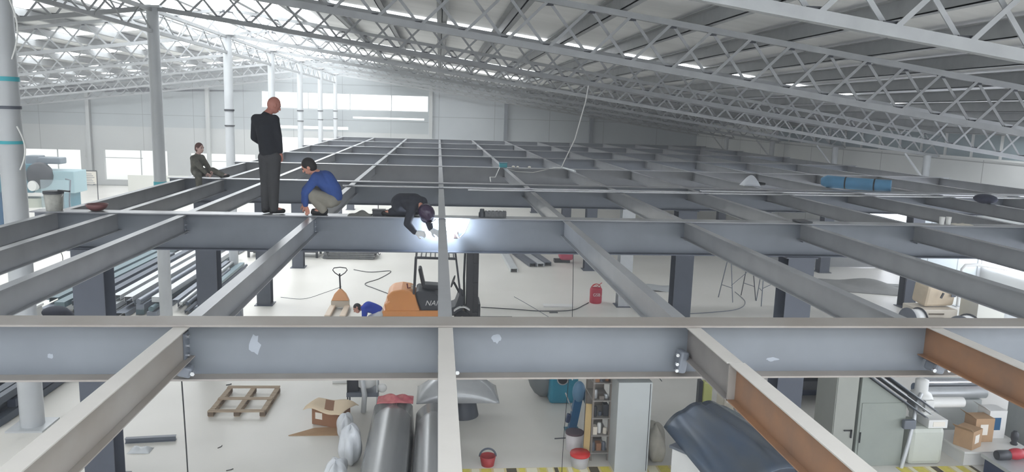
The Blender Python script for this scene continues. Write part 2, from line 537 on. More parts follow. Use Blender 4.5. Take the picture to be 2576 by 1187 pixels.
# round pipe columns
tape_m = mat('teal_tape', (64, 168, 178), 0.5)
for i, y in enumerate([13, 19.5, 26, 32.5, 39, 45.5, 52]):
    lab = 'tall round white steel column, %s in the row%s' % ('nearest' if i == 0 else ORD[i], ' with teal tape bands' if i == 0 else '')
    c = thing('round_column', lab, 'column', (RX, y, 0), 0, 'round columns under the ridge')
    r = 0.185 if i == 0 else 0.15
    MB().lathe((0, 0, 0), [(r, 0.03), (r, 3.0), (r * 0.97, 3.01), (r * 0.93, 7.0), (r * 0.93, 7.85)], 24).build('shaft', PIPE, c)
    MB().box(-0.3, 0.3, -0.3, 0.3, 0, 0.03).build('base_plate', GALV, c)
    MB().box(-0.25, 0.25, -0.22, 0.22, 7.85, 7.9).build('cap_plate', GALV, c)
    if i < 2:
        zs = ((5.86, 5.93, tape_m), (4.86, 4.91, tape_m), (5.42, 5.47, STEEL_D)) if i == 0 else ((3.5, 3.65, tape_m),)
        for a, b, m in zs:
            MB().lathe((0, 0, 0), [(r * 1.0 + 0.004, a), (r * 1.0 + 0.004, b)], 24).build('tape_band', m, c)
    if i > 1:
        MB().lathe((0, 0, 0), [(r * 1.08, 5.4), (r * 1.08, 5.46)], 24).build('clamp_ring', DARK, c)
    if i > 1:
        MB().lathe((0, 0, 0), [(r * 1.08, 4.9), (r * 1.08, 4.94)], 24).build('clamp_ring', DARK, c)
# white cable looped on nearest column
cb = MB().tube([(RX + 0.19 + 0.12 * math.sin(t * PI), 12.85, 7.2 - 1.0 * t) for t in [k / 12 for k in range(13)]], 0.012, 6)
tag(cb.build('loose_cable', WHITE), 'thin white cable hanging in a bow beside nearest column, upper one', 'cable', 'white cables at the nearest column')
cb = MB().tube([(RX + 0.19 + 0.10 * math.sin(t * PI), 12.85, 5.15 - 0.7 * t) for t in [k / 12 for k in range(13)]], 0.012, 6)
tag(cb.build('loose_cable', WHITE), 'thin white cable hanging in a bow beside nearest column, lower one', 'cable', 'white cables at the nearest column')
# eave columns at the right
for i, y in enumerate([19.5, 26, 32.5, 39, 45.5]):
    c = thing('eave_column', 'pale steel eave column along the right wall, %s from the front' % ORD[i], 'column', (17.9, y, 0), 0, 'columns along the right wall')
    top = 7.9 - SL * (17.9 - RX) - 0.06
    MB().lathe((0, 0, 0), [(0.13, 0.02), (0.13, top)], 16).build('shaft', PIPE, c)
    MB().box(-0.25, 0.25, -0.25, 0.25, 0, 0.02).build('base_plate', GALV, c)
    MB().bar((-0.05, 0, top - 0.9), (-0.9, 0, top + 0.05), 0.06, 0.06).build('knee_brace', PIPE, c)
# posts on the back wall
for i, (x, zt) in enumerate([(-23.2, 6.3), (-15.5, 6.9), (-19, 6.8), (-0.55, 7.4), (4.7, 6.3), (10.8, 5.8)]):
    o = MB().box(-0.12, 0.12, -0.12, 0.12, 0, zt).build('wall_post', clad_lo if x < 0 else STEEL_L, loc=(x, YB - 0.14, 0))
    tag(o, 'slim upright post on the far wall, %s from the left' % ORD[[0, 2, 1, 3, 4, 5][i]], 'post', 'posts on the far wall')

# ------------------------------------------------------------------ steel platform
ZT = 4.06
XL, XR = -5.6, 15.5
GY = [5.36, 10.96, 16.3, 21.4, 26.6, 31.9, 37.1, 42.5]
GH = [0.41, 0.52, 0.5, 0.48, 0.5, 0.5, 0.5, 0.5]
GW = [0.24, 0.28, 0.26, 0.28, 0.28, 0.28, 0.28, 0.28]
GM = [STEEL_L, STEEL, STEEL, JOIST, STEEL, STEEL, STEEL, STEEL]
for i, (y, h, gw, gm) in enumerate(zip(GY, GH, GW, GM)):
    lab = 'long %s steel girder across the platform, %s' % ('pale blue-grey' if i == 0 else 'grey', 'nearest to the front' if i == 0 else ORD[i] + ' from the front')
    g = thing('steel_girder', lab, 'girder', (0, y, 0), 0, 'long cross girders of the platform')
    tf = 0.014
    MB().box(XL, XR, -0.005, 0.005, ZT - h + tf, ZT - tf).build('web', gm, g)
    MB().box(XL, XR, -gw / 2, gw / 2, ZT - tf, ZT).build('top_flange', JOIST if i else PRIMER, g)  # paler than the web: overhead light put into the flange colour
    MB().box(XL, XR, -gw / 2, gw / 2, ZT - h, ZT - h + tf).build('bottom_flange', PRIMER if i == 0 else STEEL_D, g)  # nearest girder's lit lower band put into a paler flange colour

    if i == 0:
        rnd = random.Random(2)
        for x, z, r, q in ((-1.30, 3.88, 0.035, 2.2), (-2.70, 3.80, 0.02, 0.8), (0.45, 3.93, 0.03, 1.2), (2.6, 3.76, 0.05, 0.3)):
            n = 14
            v = [(x + r * (1 + 0.35 * rnd.uniform(-1, 1)) * math.cos(2 * PI * k / n), -0.0062, z + r * q * (1 + 0.3 * rnd.uniform(-1, 1)) * math.sin(2 * PI * k / n)) for k in range(n)]
            MB().add(v, [tuple(range(n))]).build('paint_smudge', mat('smudge_paint', (150, 156, 164), 0.6), g, solid=0.0008)

JX = [-5.3, -4.5, -3.57, -1.77, 0.07, 1.9, 3.75, 5.6, 7.47, 9.4, 11.3, 13.25, 15.2]
JH, JW = 0.25, 0.105
def joist(x, y0, y1, m, lab, group, plates=True, mtop=None):
    j = thing('steel_joist', lab, 'joist', (x, y0, 0), 0, group)
    L = y1 - y0
    z = ZT - 0.016
    MB().box(-0.004, 0.004, 0, L, z - JH + 0.008, z - 0.008).build('web', m, j)
    MB().box(-JW / 2, JW / 2, 0, L, z - 0.008, z).build('top_flange', mtop or m, j)
    MB().box(-JW / 2, JW / 2, 0, L, z - JH, z - JH + 0.008).build('bottom_flange', m, j)
    return j
def bolts(j, L, front):
    y = L - 0.012 if not front else 0.012
    pl = MB().box(0.006, 0.018, L - 0.10, L - 0.002, ZT - 0.30, ZT - 0.07).build('shear_plate', STEEL, j)
    for zz in (0.10, 0.17, 0.24):
        MB().lathe((0.018, L - 0.05, ZT - zz), [(0.014, 0), (0.014, 0.016)], 6, 'X').build('bolt', CHROME, j)
names = ['first and second', 'second and third', 'third and fourth', 'fourth and fifth', 'fifth and sixth', 'sixth and seventh', 'seventh and eighth']
for b in range(7):
    y0, y1 = GY[b] + 0.006, GY[b + 1] - 0.006
    for k, x in enumerate(JX):
        if b >= 3 and k == 1: continue
        kk = k if b < 3 else (k if k < 1 else k - 1)
        lab = 'grey steel joist between the %s girders, %s from the left' % (names[b], ORD[kk])
        j = joist(x, y0, y1, JOIST, lab, 'joists between the %s girders' % names[b])
        if b == 0 and k > 1: bolts(j, y1 - y0, False)
# near bay: joists running back under the viewer
YN = -0.6
near = [(-1.77, PRIMER, 'brownish-grey steel joist in front of the nearest girder, at the left'),
        (0.07, JOIST, 'pale straight joist in the middle in front of nearest girder'),
        (3.85, RUST, 'rust-brown steel joist in front of the nearest girder, far right')]
for x, m, lab in near:
    j = joist(x, YN, GY[0] - 0.006, m, lab, None, mtop=mat('lit_top_tint', (178, 175, 170), 0.5, var=0.06, scale=2))  # pale top tint: light falling on the flange put into its colour
    bolts(j, GY[0] - 0.006 - YN, False)
    MB().obox((0.02, GY[0] - YN - 0.125, ZT - 0.325), (0.10, 0.12, 0.08), (0, 0.3, 0.15)).build('bracket', STEEL, j, bevel=0.02)
    for q in (-0.03, 0.09):
        MB().lathe((q, GY[0] - YN - 0.2, ZT - 0.33), [(0.016, 0), (0.016, 0.02)], 6, 'Y').build('bolt', CHROME, j)
j = joist(1.92, 4.46, GY[0] - 0.006, mat('grey_stub', (128, 124, 122), 0.5, var=0.12), 'short grey joist stub between nearest girder and the brown joist', None,
          mtop=mat('lit_top_tint', (200, 196, 190), 0.5))
bolts(j, 0.89, False)
MB().obox((-0.075, 0.80, ZT - 0.28), (0.07, 0.1, 0.17), (0, 0.15, 0.1)).build('bracket', STEEL, j, bevel=0.02)
for q in (0.22, 0.29, 0.34): MB().lathe((-0.12, 0.75, ZT - q), [(0.014, 0), (0.014, 0.02)], 6, 'Y').build('bolt', CHROME, j)
j = joist(1.93, YN, 4.45, RUST, 'rust-brown joist with pale top flange, continuing the grey stub', None, mtop=mat('lit_top_tint', (200, 196, 190), 0.5))
MB().box(-JW / 2, JW / 2, 5.035, 5.048, ZT - 0.28, ZT - 0.02).build('end_plate', PRIMER, j)
# triangular splice plate and flange coupling on the second girder
o = MB().box(-0.1, 0.1, -0.14, 0.14, 0, 0.03).build('steel_clamp', DARK, loc=(5.62, 10.96, ZT + 0.001), bevel=0.01)
tag(o, 'small dark clamp block lying on the second girder', 'clamp')
# platform columns
cnames = ['second', 'third', 'fourth', 'fifth', 'sixth', 'seventh', 'eighth']
for gi in range(1, 8):
    for ci, x in enumerate((-4.87, 5.58, 14.6)):
        y = GY[gi]
        if ci == 2 and gi < 3: continue
        side = ('left', 'middle', 'right')[ci]
        m = STEEL_D if not (gi == 3 and ci == 1) else GALV
        c = thing('platform_column', '%s H-section column under the %s girder, %s line' % ('pale grey' if gi == 3 and ci == 1 else 'dark blue-grey', cnames[gi - 1], side), 'column', (x, y, 0), 0, 'columns carrying the platform')
        top = ZT - GH[gi]
        wd = 0.21 if gi < 3 else 0.19
        mb = MB()
        mb.box(-wd, wd, -0.18, -0.165, 0.02, top - 0.02); mb.box(-wd, wd, 0.165, 0.18, 0.02, top - 0.02); mb.box(-0.006, 0.006, -0.165, 0.165, 0.02, top - 0.02)
        mb.build('shaft', m, c)
        MB().box(-wd - 0.06, wd + 0.06, -0.25, 0.25, 0, 0.02).build('base_plate', STEEL_D, c)
        MB().box(-wd - 0.04, wd + 0.04, -0.2, 0.2, top - 0.02, top).build('cap_plate', STEEL_D, c)

# long thin bars lying on the joists before the third girder
def rod(x0, y0, x1, y1, lab, m=CHROME, r=0.018):
    o = MB().tube([(x0, y0, ZT + r - 0.016), (x1, y1, ZT + r - 0.016)], r, 8).build('steel_bar', m)
    tag(o, lab, 'bar', 'long bars lying on the joists')
rod(-1.9, 15.25, 5.5, 15.32, 'long bright steel bar lying across joists, left one of three')
rod(0.6, 14.88, 13.4, 15.45, 'long bright steel bar lying across joists, nearest and longest one')
rod(5.6, 15.55, 15.3, 15.95, 'long bright steel bar lying across joists, at the far right', r=0.022)

# ------------------------------------------------------------------ people
def person(label, J, top_m, leg_m, shoe_m, hair, loc, look, hands=(), skin=SKIN, scale=1.0, group=None, helmet=None, gloves=None):
    """J: joints in world space; loc: world point of the root"""
    L = Vector(loc)
    J = {k: Vector(v) - L for k, v in J.items()}
    root = thing('person', label, 'person', loc, 0, group)
    s = scale
    look = Vector(look).normalized()
    up = (J['head'] - J['neck']).normalized()
    side = look.cross(up).normalized()
    up = side.cross(look).normalized()
    R = Matrix((side, look, up)).transposed()
    e = R.to_euler()
    h = J['head']
    B = MB()
    B.ell(h + up * 0.02 * s, (0.076 * s, 0.096 * s, 0.105 * s), e)
    B.ell(h + look * 0.03 * s - up * 0.05 * s, (0.055 * s, 0.062 * s, 0.06 * s), e)          # jaw
    B.cap(h + look * 0.098 * s + up * 0.015 * s, h + look * 0.112 * s - up * 0.022 * s, 0.009 * s, 0.015 * s)   # nose
    B.cap(h + look * 0.09 * s - up * 0.055 * s - side * 0.02 * s, h + look * 0.09 * s - up * 0.055 * s + side * 0.02 * s, 0.009 * s, 0.009 * s)  # lips
    for q in (-1, 1):
        B.ell(h + side * q * 0.078 * s - look * 0.005 * s, (0.012 * s, 0.02 * s, 0.032 * s), e)   # ear
        B.cap(h + look * 0.088 * s + up * 0.04 * s + side * q * 0.015 * s, h + look * 0.08 * s + up * 0.042 * s + side * q * 0.045 * s, 0.009 * s, 0.007 * s)  # brow
    B.cap(J['neck'] - up * 0.03, h - up * 0.03 * s, 0.058 * s, 0.05 * s)
    B.cap(J['pelvis'], J['belly'], 0.115 * s, 0.105 * s); B.cap(J['belly'], J['chest'], 0.105 * s, 0.12 * s)
    B.cap(J['chest'], J['neck'], 0.115 * s, 0.055 * s)
    B.cap(J['shL'], J['shR'], 0.055 * s, 0.055 * s); B.cap(J['hipL'], J['hipR'], 0.085 * s, 0.085 * s)
    for q in 'LR':
        B.cap(J['sh' + q], J['el' + q], 0.048 * s, 0.038 * s); B.cap(J['el' + q], J['wr' + q], 0.038 * s, 0.026 * s)
        B.cap(J['hip' + q], J['kn' + q], 0.082 * s, 0.055 * s); B.cap(J['kn' + q], J['an' + q], 0.055 * s, 0.038 * s)
        B.cap(J['an' + q], J['toe' + q], 0.038 * s, 0.03 * s)
    G = MB()
    for q in 'LR':
        wr = J['wr' + q]
        d = (J['ha' + q] - wr)
        d = d.normalized() if d.length > 1e-4 else Vector((0, 0, -1))
        pn = d.cross(Vector((0.3, 1, 0.2))).normalized()       # spread direction
        nn = d.cross(pn).normalized()
        T = G if gloves else B
        k = s * (1.2 if gloves else 1.0)
        T.cap(wr, wr + d * 0.03 * k, 0.026 * k, 0.028 * k)
        for t in (-0.026, -0.009, 0.009, 0.026):
            T.cap(wr + d * 0.02 * k + pn * t * 0.6 * k, wr + d * 0.085 * k + pn * t * k, 0.016 * k, 0.012 * k, 8)
        for t, ln in ((-0.028, 0.055), (-0.0095, 0.072), (0.0095, 0.068), (0.028, 0.05)):
            a0 = wr + d * 0.085 * k + pn * t * k
            a1 = a0 + (d * 0.9 + nn * 0.4 + pn * t * 4).normalized() * ln * 0.55 * k
            a2 = a1 + (d * 0.5 + nn * 0.9).normalized() * ln * 0.45 * k
            T.cap(a0, a1, 0.0095 * k, 0.0088 * k, 8); T.cap(a1, a2, 0.0088 * k, 0.0078 * k, 8)
        a0 = wr + d * 0.03 * k - pn * 0.028 * k
        a1 = a0 + (d * 0.7 - pn * 0.75 + nn * 0.3).normalized() * 0.038 * k
        a2 = a1 + (d * 0.95 + nn * 0.45).normalized() * 0.03 * k
        T.cap(a0, a1, 0.0125 * k, 0.011 * k, 8); T.cap(a1, a2, 0.0105 * k, 0.009 * k, 8)
    body = B.build('body', skin, root, remesh=0.007)
    if gloves: G.build('work_gloves', gloves, root, remesh=0.007)
    for q in (-1, 1):
        MB().ell(h + look * 0.086 * s + up * 0.022 * s + side * q * 0.032 * s, 0.011 * s, n=10, m=8).build('eye', mat('eye_dark', (40, 34, 32), 0.2), root)
    S = MB()
    S.cap(J['pelvis'] + (J['belly'] - J['pelvis']) * 0.25, J['belly'], 0.142 * s, 0.132 * s); S.cap(J['belly'], J['chest'], 0.132 * s, 0.142 * s)
    S.cap(J['chest'], J['neck'] - up * 0.03, 0.14 * s, 0.07 * s)
    S.cap(J['shL'], J['shR'], 0.076 * s, 0.076 * s)
    S.cap((J['shL'] * 0.75 + J['chest'] * 0.25), J['belly'], 0.09 * s, 0.10 * s); S.cap((J['shR'] * 0.75 + J['chest'] * 0.25), J['belly'], 0.09 * s, 0.10 * s)
    for q in 'LR':
        S.cap(J['sh' + q], J['el' + q], 0.072 * s, 0.056 * s); S.cap(J['el' + q], J['wr' + q] + (J['el' + q] - J['wr' + q]) * 0.08, 0.056 * s, 0.042 * s)
    S.build('jacket', top_m, root, remesh=0.011)
    T = MB()
    T.cap(J['hipL'], J['hipR'], 0.108 * s, 0.108 * s); T.cap(J['pelvis'], J['pelvis'] + (J['belly'] - J['pelvis']) * 0.4, 0.13 * s, 0.118 * s)
    for q in 'LR':
        T.cap(J['hip' + q], J['kn' + q], 0.105 * s, 0.077 * s); T.cap(J['kn' + q], J['an' + q], 0.077 * s, 0.062 * s)
    T.build('trousers', leg_m, root, remesh=0.011)
    for q in 'LR':
        d = (J['toe' + q] - J['an' + q])
        H = MB()
        f0 = J['an' + q] - Vector((0, 0, 0.03))
        dd = Vector((d.x, d.y, 0)).normalized() if Vector((d.x, d.y, 0)).length > 0.02 else Vector((0, -0.3, 0))
        H.cap(J['an' + q], f0 - dd * 0.03, 0.046 * s, 0.04 * s); H.cap(f0 - dd * 0.03, J['toe' + q], 0.043 * s, 0.036 * s)
        H.build('shoe', shoe_m, root, remesh=0.01)
    if hair:
        X = MB()
        X.ell(h + up * 0.035 * s - look * 0.012 * s, (0.084 * s, 0.1 * s, 0.1 * s), e)
        X.ell(h + up * 0.0 * s - look * 0.035 * s, (0.08 * s, 0.075 * s, 0.1 * s), e)
        o = X.build(hair[0], hair[1], root, remesh=0.01)
    if helmet:
        X = MB()
        X.ell(h + up * 0.03 * s, (0.115 * s, 0.135 * s, 0.13 * s), e)
        X.ell(h + look * 0.05 * s - up * 0.05 * s, (0.105 * s, 0.10 * s, 0.13 * s), e)
        X.build('welding_helmet', helmet, root, remesh=0.01)
        X = MB().obox(h + look * 0.155 * s + up * 0.01, (0.1, 0.012, 0.07), e)
        X.build('visor', BLACK, root)
    return root

black_c = mat('black_knit', (22, 25, 32), 0.9, var=0.12, scale=10)
grey_c = mat('grey_trousers', (56, 56, 58), 0.85, var=0.12, scale=6)
blue_c = mat('blue_workwear', (44, 72, 132), 0.85, var=0.15, scale=5)
blue_b = mat('bright_blue_workwear', (28, 62, 168), 0.85, var=0.1, scale=5)
tan_c = mat('tan_trousers', (132, 128, 118), 0.9, var=0.12, scale=6)
camo_c = mat('camouflage_cloth', (124, 122, 112), 0.9, rgb2=(78, 78, 70), scale=9)
shoe_c = mat('dark_shoe', (30, 29, 30), 0.6)
person('person in black sweater and grey trousers standing on the second girder, back turned', dict(
    head=(-2.345, 11.09, 5.60), neck=(-2.425, 11.04, 5.48), chest=(-2.44, 11.02, 5.28), belly=(-2.42, 11.02, 5.08), pelvis=(-2.395, 11.02, 4.93),
    shL=(-2.575, 11.05, 5.40), shR=(-2.315, 10.98, 5.40), elL=(-2.62, 11.10, 5.14), elR=(-2.262, 10.97, 5.16),
    wrL=(-2.50, 11.22, 5.02), wrR=(-2.245, 11.0, 4.94), haL=(-2.42, 11.25, 5.0), haR=(-2.24, 11.02, 4.84),
    hipL=(-2.455, 11.03, 4.86), hipR=(-2.335, 11.0, 4.86), knL=(-2.465, 11.05, 4.49), knR=(-2.34, 10.99, 4.49),
    anL=(-2.465, 11.0, 4.14), anR=(-2.335, 10.94, 4.14), toeL=(-2.42, 11.10, 4.10), toeR=(-2.22, 11.0, 4.10)),
    black_c, grey_c, shoe_c, None, (-2.4, 10.98, 4.06), (0.75, 0.55, -0.35), skin=mat('ruddy_skin', (162, 106, 92), 0.5, var=0.06))
person('person in blue jacket and light trousers squatting on the second girder', dict(
    head=(-1.84, 10.98, 4.75), neck=(-1.76, 11.0, 4.67), chest=(-1.62, 11.0, 4.56), belly=(-1.52, 11.0, 4.42), pelvis=(-1.51, 11.0, 4.30),
    shL=(-1.73, 10.86, 4.60), shR=(-1.73, 11.14, 4.60), elL=(-1.88, 10.84, 4.38), elR=(-1.92, 11.12, 4.40),
    wrL=(-1.88, 10.88, 4.20), wrR=(-1.93, 11.02, 4.22), haL=(-1.86, 10.90, 4.12), haR=(-1.90, 10.98, 4.13),
    hipL=(-1.54, 10.92, 4.27), hipR=(-1.54, 11.08, 4.27), knL=(-1.83, 10.90, 4.38), knR=(-1.83, 11.08, 4.40),
    anL=(-1.64, 10.90, 4.135), anR=(-1.66, 11.06, 4.135), toeL=(-1.78, 10.90, 4.10), toeR=(-1.80, 11.06, 4.10)),
    blue_c, tan_c, shoe_c, ('hair', HAIR), (-1.65, 10.96, 4.06), (-0.8, 0.1, -0.5))
person('person in dark clothes and welding helmet crouching to weld on second girder', dict(
    head=(-0.16, 10.66, 4.15), neck=(-0.24, 10.74, 4.22), chest=(-0.34, 10.84, 4.27), belly=(-0.45, 10.93, 4.27), pelvis=(-0.55, 10.98, 4.25),
    shL=(-0.22, 10.90, 4.28), shR=(-0.36, 10.70, 4.22), elL=(-0.13, 10.70, 4.05), elR=(-0.42, 10.60, 4.0),
    wrL=(-0.09, 10.62, 3.92), wrR=(-0.31, 10.62, 3.87), haL=(-0.03, 10.62, 3.89), haR=(-0.22, 10.60, 3.86),
    hipL=(-0.54, 11.05, 4.22), hipR=(-0.56, 10.91, 4.22), knL=(-0.30, 11.06, 4.14), knR=(-0.36, 10.93, 4.14),
    anL=(-0.62, 11.06, 4.12), anR=(-0.66, 10.93, 4.12), toeL=(-0.74, 11.06, 4.10), toeR=(-0.78, 10.93, 4.10)),
    mat('charcoal_workwear', (48, 50, 58), 0.9, var=0.1), mat('charcoal_workwear', (48, 50, 58), 0.9), shoe_c, None, (-0.5, 10.96, 4.06), (0.55, -0.15, -0.75),
    helmet=mat('purple_black_helmet', (58, 44, 66), 0.25), gloves=mat('pale_glove', (206, 208, 210), 0.9))
person('person in grey-green camouflage clothing sitting on the third girder', dict(
    head=(-4.95, 16.22, 4.68), neck=(-4.99, 16.24, 4.57), chest=(-5.02, 16.25, 4.43), belly=(-5.03, 16.27, 4.30), pelvis=(-5.03, 16.28, 4.19),
    shL=(-4.96, 16.38, 4.48), shR=(-5.04, 16.10, 4.48), elL=(-4.82, 16.30, 4.30), elR=(-4.88, 16.02, 4.30),
    wrL=(-4.74, 16.22, 4.20), wrR=(-4.80, 16.08, 4.18), haL=(-4.70, 16.18, 4.18), haR=(-4.76, 16.12, 4.15),
    hipL=(-4.98, 16.34, 4.17), hipR=(-5.0, 16.20, 4.17), knL=(-4.72, 16.30, 4.22), knR=(-4.92, 15.98, 4.15),
    anL=(-4.52, 16.30, 4.13), anR=(-4.88, 15.92, 3.76), toeL=(-4.40, 16.28, 4.12), toeR=(-4.80, 15.86, 3.70)),
    camo_c, camo_c, shoe_c, ('hair', mat('reddish_hair', (92, 58, 52), 0.7)), (-5.0, 16.3, 4.06), (0.9, -0.45, -0.1), scale=0.92, skin=mat('pale_skin', (204, 172, 162), 0.55))
fw = person('person in bright blue jacket bending down on the floor beside the forklift', dict(
    head=(-2.02, 19.3, 0.50), neck=(-1.91, 19.3, 0.53), chest=(-1.74, 19.3, 0.54), belly=(-1.60, 19.3, 0.50), pelvis=(-1.48, 19.3, 0.42),
    shL=(-1.83, 19.15, 0.53), shR=(-1.83, 19.45, 0.53), elL=(-1.84, 19.13, 0.30), elR=(-1.84, 19.47, 0.30),
    wrL=(-1.88, 19.16, 0.14), wrR=(-1.88, 19.44, 0.14), haL=(-1.93, 19.18, 0.08), haR=(-1.93, 19.42, 0.08),
    hipL=(-1.47, 19.22, 0.36), hipR=(-1.47, 19.38, 0.36), knL=(-1.70, 19.18, 0.22), knR=(-1.70, 19.42, 0.22),
    anL=(-1.40, 19.18, 0.09), anR=(-1.40, 19.42, 0.09), toeL=(-1.52, 19.18, 0.05), toeR=(-1.52, 19.42, 0.05)),
    blue_b, mat('white_trousers', (206, 208, 210), 0.9), shoe_c, ('hair', HAIR), (-1.65, 19.3, 0), (-0.75, -0.2, -0.55), scale=1.05)
fw.location.y -= 0.22; fw.location.x += 0.0

# welding arc, torch and light
o = MB().ell((0, 0, 0), (0.035, 0.03, 0.07)).build('welding_arc', glow('arc_glow', (225, 240, 255), 60), loc=(0.145, 10.90, 3.93))
tag(o, 'blinding white welding arc at the joint of the middle joist', 'welding arc')
ld = bpy.data.lights.new('arc_light', 'POINT'); ld.energy = 55; ld.color = (0.78, 0.88, 1.0); ld.shadow_soft_size = 0.04
lo = bpy.data.objects.new('arc_light', ld); lo.location = (0.17, 10.76, 3.95); col.objects.link(lo)
ld2 = bpy.data.lights.new('arc_light', 'POINT'); ld2.energy = 30; ld2.color = (0.78, 0.88, 1.0); ld2.shadow_soft_size = 0.04
lo = bpy.data.objects.new('arc_light', ld2); lo.location = (-0.02, 10.78, 3.90); col.objects.link(lo)
t = thing('welding_torch', 'dark welding torch with thin pale hose right of the middle joist', 'torch', (0.27, 10.78, 3.85))
MB().tube([(-0.08, 0.08, 0.05), (-0.02, 0.02, 0.03), (0.05, 0, -0.08)], [0.01, 0.016, 0.02], 10).build('nozzle', CHROME, t)
MB().tube([(0.05, 0, -0.08), (0.13, 0.02, 0.0), (0.19, 0.03, 0.14), (0.2, 0.03, 0.2)], 0.008, 8).build('hose', WHITE, t)
MB().box(-0.03, 0.04, 0.0, 0.05, -0.09, 0.02).build('handle', mat('brown_grip', (96, 84, 82), 0.6), t, bevel=0.01)

# ------------------------------------------------------------------ things on the platform
def bucket(loc, r, h, label, m, rim, group=None):
    b = thing('bucket', label, 'bucket', loc, 0, group)
    MB().lathe((0, 0, 0), [(r * 0.82, 0), (r, h), (r * 0.95, h), (r * 0.79, 0.01), (0.001, 0.01)], 24).build('pail', m, b)
    MB().lathe((0, 0, 0), [(r * 1.04, h - 0.025), (r * 1.06, h - 0.005), (r * 1.04, h + 0.012), (r * 0.5, h + 0.014), (0.001, h + 0.012)], 24).build('lid', rim, b)
    MB().tube([(r * 1.05 * math.cos(a), -0.02, h - 0.02 - 0.09 * math.sin(a)) for a in [PI * k / 12 for k in range(13)]], 0.005, 6).build('wire_handle', CHROME, b)
    return b
b = bucket((-5.34, 10.97, ZT), 0.125, 0.26, 'translucent grey-white plastic bucket with dark lid on second girder', mat('bucket_plastic', (176, 176, 168), 0.5, rgb2=(140, 140, 132), scale=8), DARK)
MB().bar((0.08, -0.03, 0.285), (0.24, -0.05, 0.275), 0.03, 0.02).build('tool_handle', BLACK, b)
o = MB().lathe((0, 0, 0), [(0.03, 0.012), (0.08, 0.02), (0.125, 0.055), (0.15, 0.11), (0.142, 0.11), (0.1, 0.05), (0.001, 0.03)], 28).build('bowl', mat('maroon_enamel', (112, 70, 68), 0.4, var=0.15), loc=(-4.78, 10.99, ZT - 0.012))
tag(o, 'dull maroon bowl standing on the left end of second girder', 'bowl')
t = thing('tool_box', 'small dark tool case on the second girder left of the welder', 'box', (-0.85, 10.98, ZT))
MB().box(-0.09, 0.09, -0.06, 0.06, 0, 0.075).build('case', DARK, t, bevel=0.008)
MB().box(-0.095, 0.095, -0.065, 0.065, 0.075, 0.09).build('lid', BLACK, t)
t = thing('cloth_heap', 'crumpled grey rag beside the dark tool case on the girder', 'cloth', (-1.12, 10.98, ZT))
MB().grid(lambda u, v: (0.34 * (u - .5), 0.24 * (v - .5), 0.005 + 0.05 * math.sin(PI * u) * math.sin(PI * v) * (1 + .5 * math.sin(9 * u + 4 * v))), 16, 12).build('rag', mat('grey_rag', (116, 116, 112), 0.9, var=0.2, scale=12), t, solid=0.01)
t = thing('wire_feeder', 'dark perforated tool rack lying on second girder right of the arc', 'tool', (0.72, 11.0, ZT))
MB().box(-0.02, 0.30, -0.05, 0.05, 0, 0.09).build('body', mat('rack_dark', (70, 72, 74), 0.6, rgb2=(110, 110, 108), scale=30), t, bevel=0.006)
MB().lathe((-0.06, 0, 0), [(0.05, 0), (0.05, 0.06), (0.035, 0.08), (0.03, 0.12)], 14).build('grip', DARK, t)
for k in range(5):
    MB().lathe((0.02 + k * 0.055, 0, 0.09), [(0.012, 0), (0.012, 0.02)], 8).build('knob', WHITE, t)
t = thing('paint_cup', 'small teal plastic box on the fourth girder at the cable', 'box', (1.86, 21.42, ZT))
MB().box(-0.11, 0.11, -0.08, 0.08, 0, 0.12).build('tub', tape_m, t, bevel=0.01)
MB().box(-0.12, 0.12, -0.09, 0.09, 0.12, 0.14).build('rim', TEAL_P, t)
for i, (x, y, s_) in enumerate([(2.15, 21.38, 0.05), (2.28, 21.42, 0.04), (2.62, 21.4, 0.045)]):
    o = MB().ell((0, 0, s_ * 0.6), (s_, s_ * 0.8, s_ * 0.6)).build('paper_scrap', PAPER, loc=(x, y, ZT))
    tag(o, 'small crumpled white paper scrap on fourth girder, %s from the teal box' % ORD[i], 'paper', 'paper scraps on the fourth girder')
for i, x in enumerate((7.93, 8.04)):
    o = MB().lathe((0, 0, 0), [(0.035, 0), (0.042, 0.12), (0.038, 0.12), (0.03, 0.01), (0.001, 0.01)], 16).build('cup', WHITE, loc=(x, 10.98, ZT))
    tag(o, '%s of two white cups on the second girder at the far right' % ('left' if i == 0 else 'right'), 'cup', 'white cups on the second girder')
o = MB().grid(lambda u, v: (0.3 * (u - .5), 0.2 * (v - .5), 0.004 + 0.02 * math.sin(7 * u) ** 2 * math.sin(PI * v)), 12, 8).build('paper_sheet', PAPER, loc=(8.25, 10.98, ZT), solid=0.004)
tag(o, 'crumpled white paper sheet beside the white cups', 'paper')
t = thing('tarpaulin_roll', 'light blue rolled tarpaulin beyond the third girder at the right', 'tarpaulin', (9.4, 17.3, ZT - 0.016))
MB().tube([(-0.1, 0.08, 0.14), (0.0, 0, 0.15), (0.35, -0.28, 0.14), (0.7, -0.56, 0.14), (1.1, -0.87, 0.15)], [0.09, 0.15, 0.14, 0.14, 0.13], 16).build('roll', mat('light_blue_tarp', (104, 162, 200), 0.6, var=0.12, scale=3), t)
for f in (0.3, 0.75):
    MB().lathe((1.1 * f, -0.87 * f, 0.14), [(0.0, 0)], 3) if False else MB().tube([(1.1 * f - 0.012, -0.87 * f + 0.01, 0.145), (1.1 * f + 0.012, -0.87 * f - 0.01, 0.145)], 0.146, 16).build('strap', DARK, t)
t = thing('weld_glare', 'bright white welding glare shape with dark tool beyond the third girder', 'bag', (7.47, 17.3, ZT - 0.016))
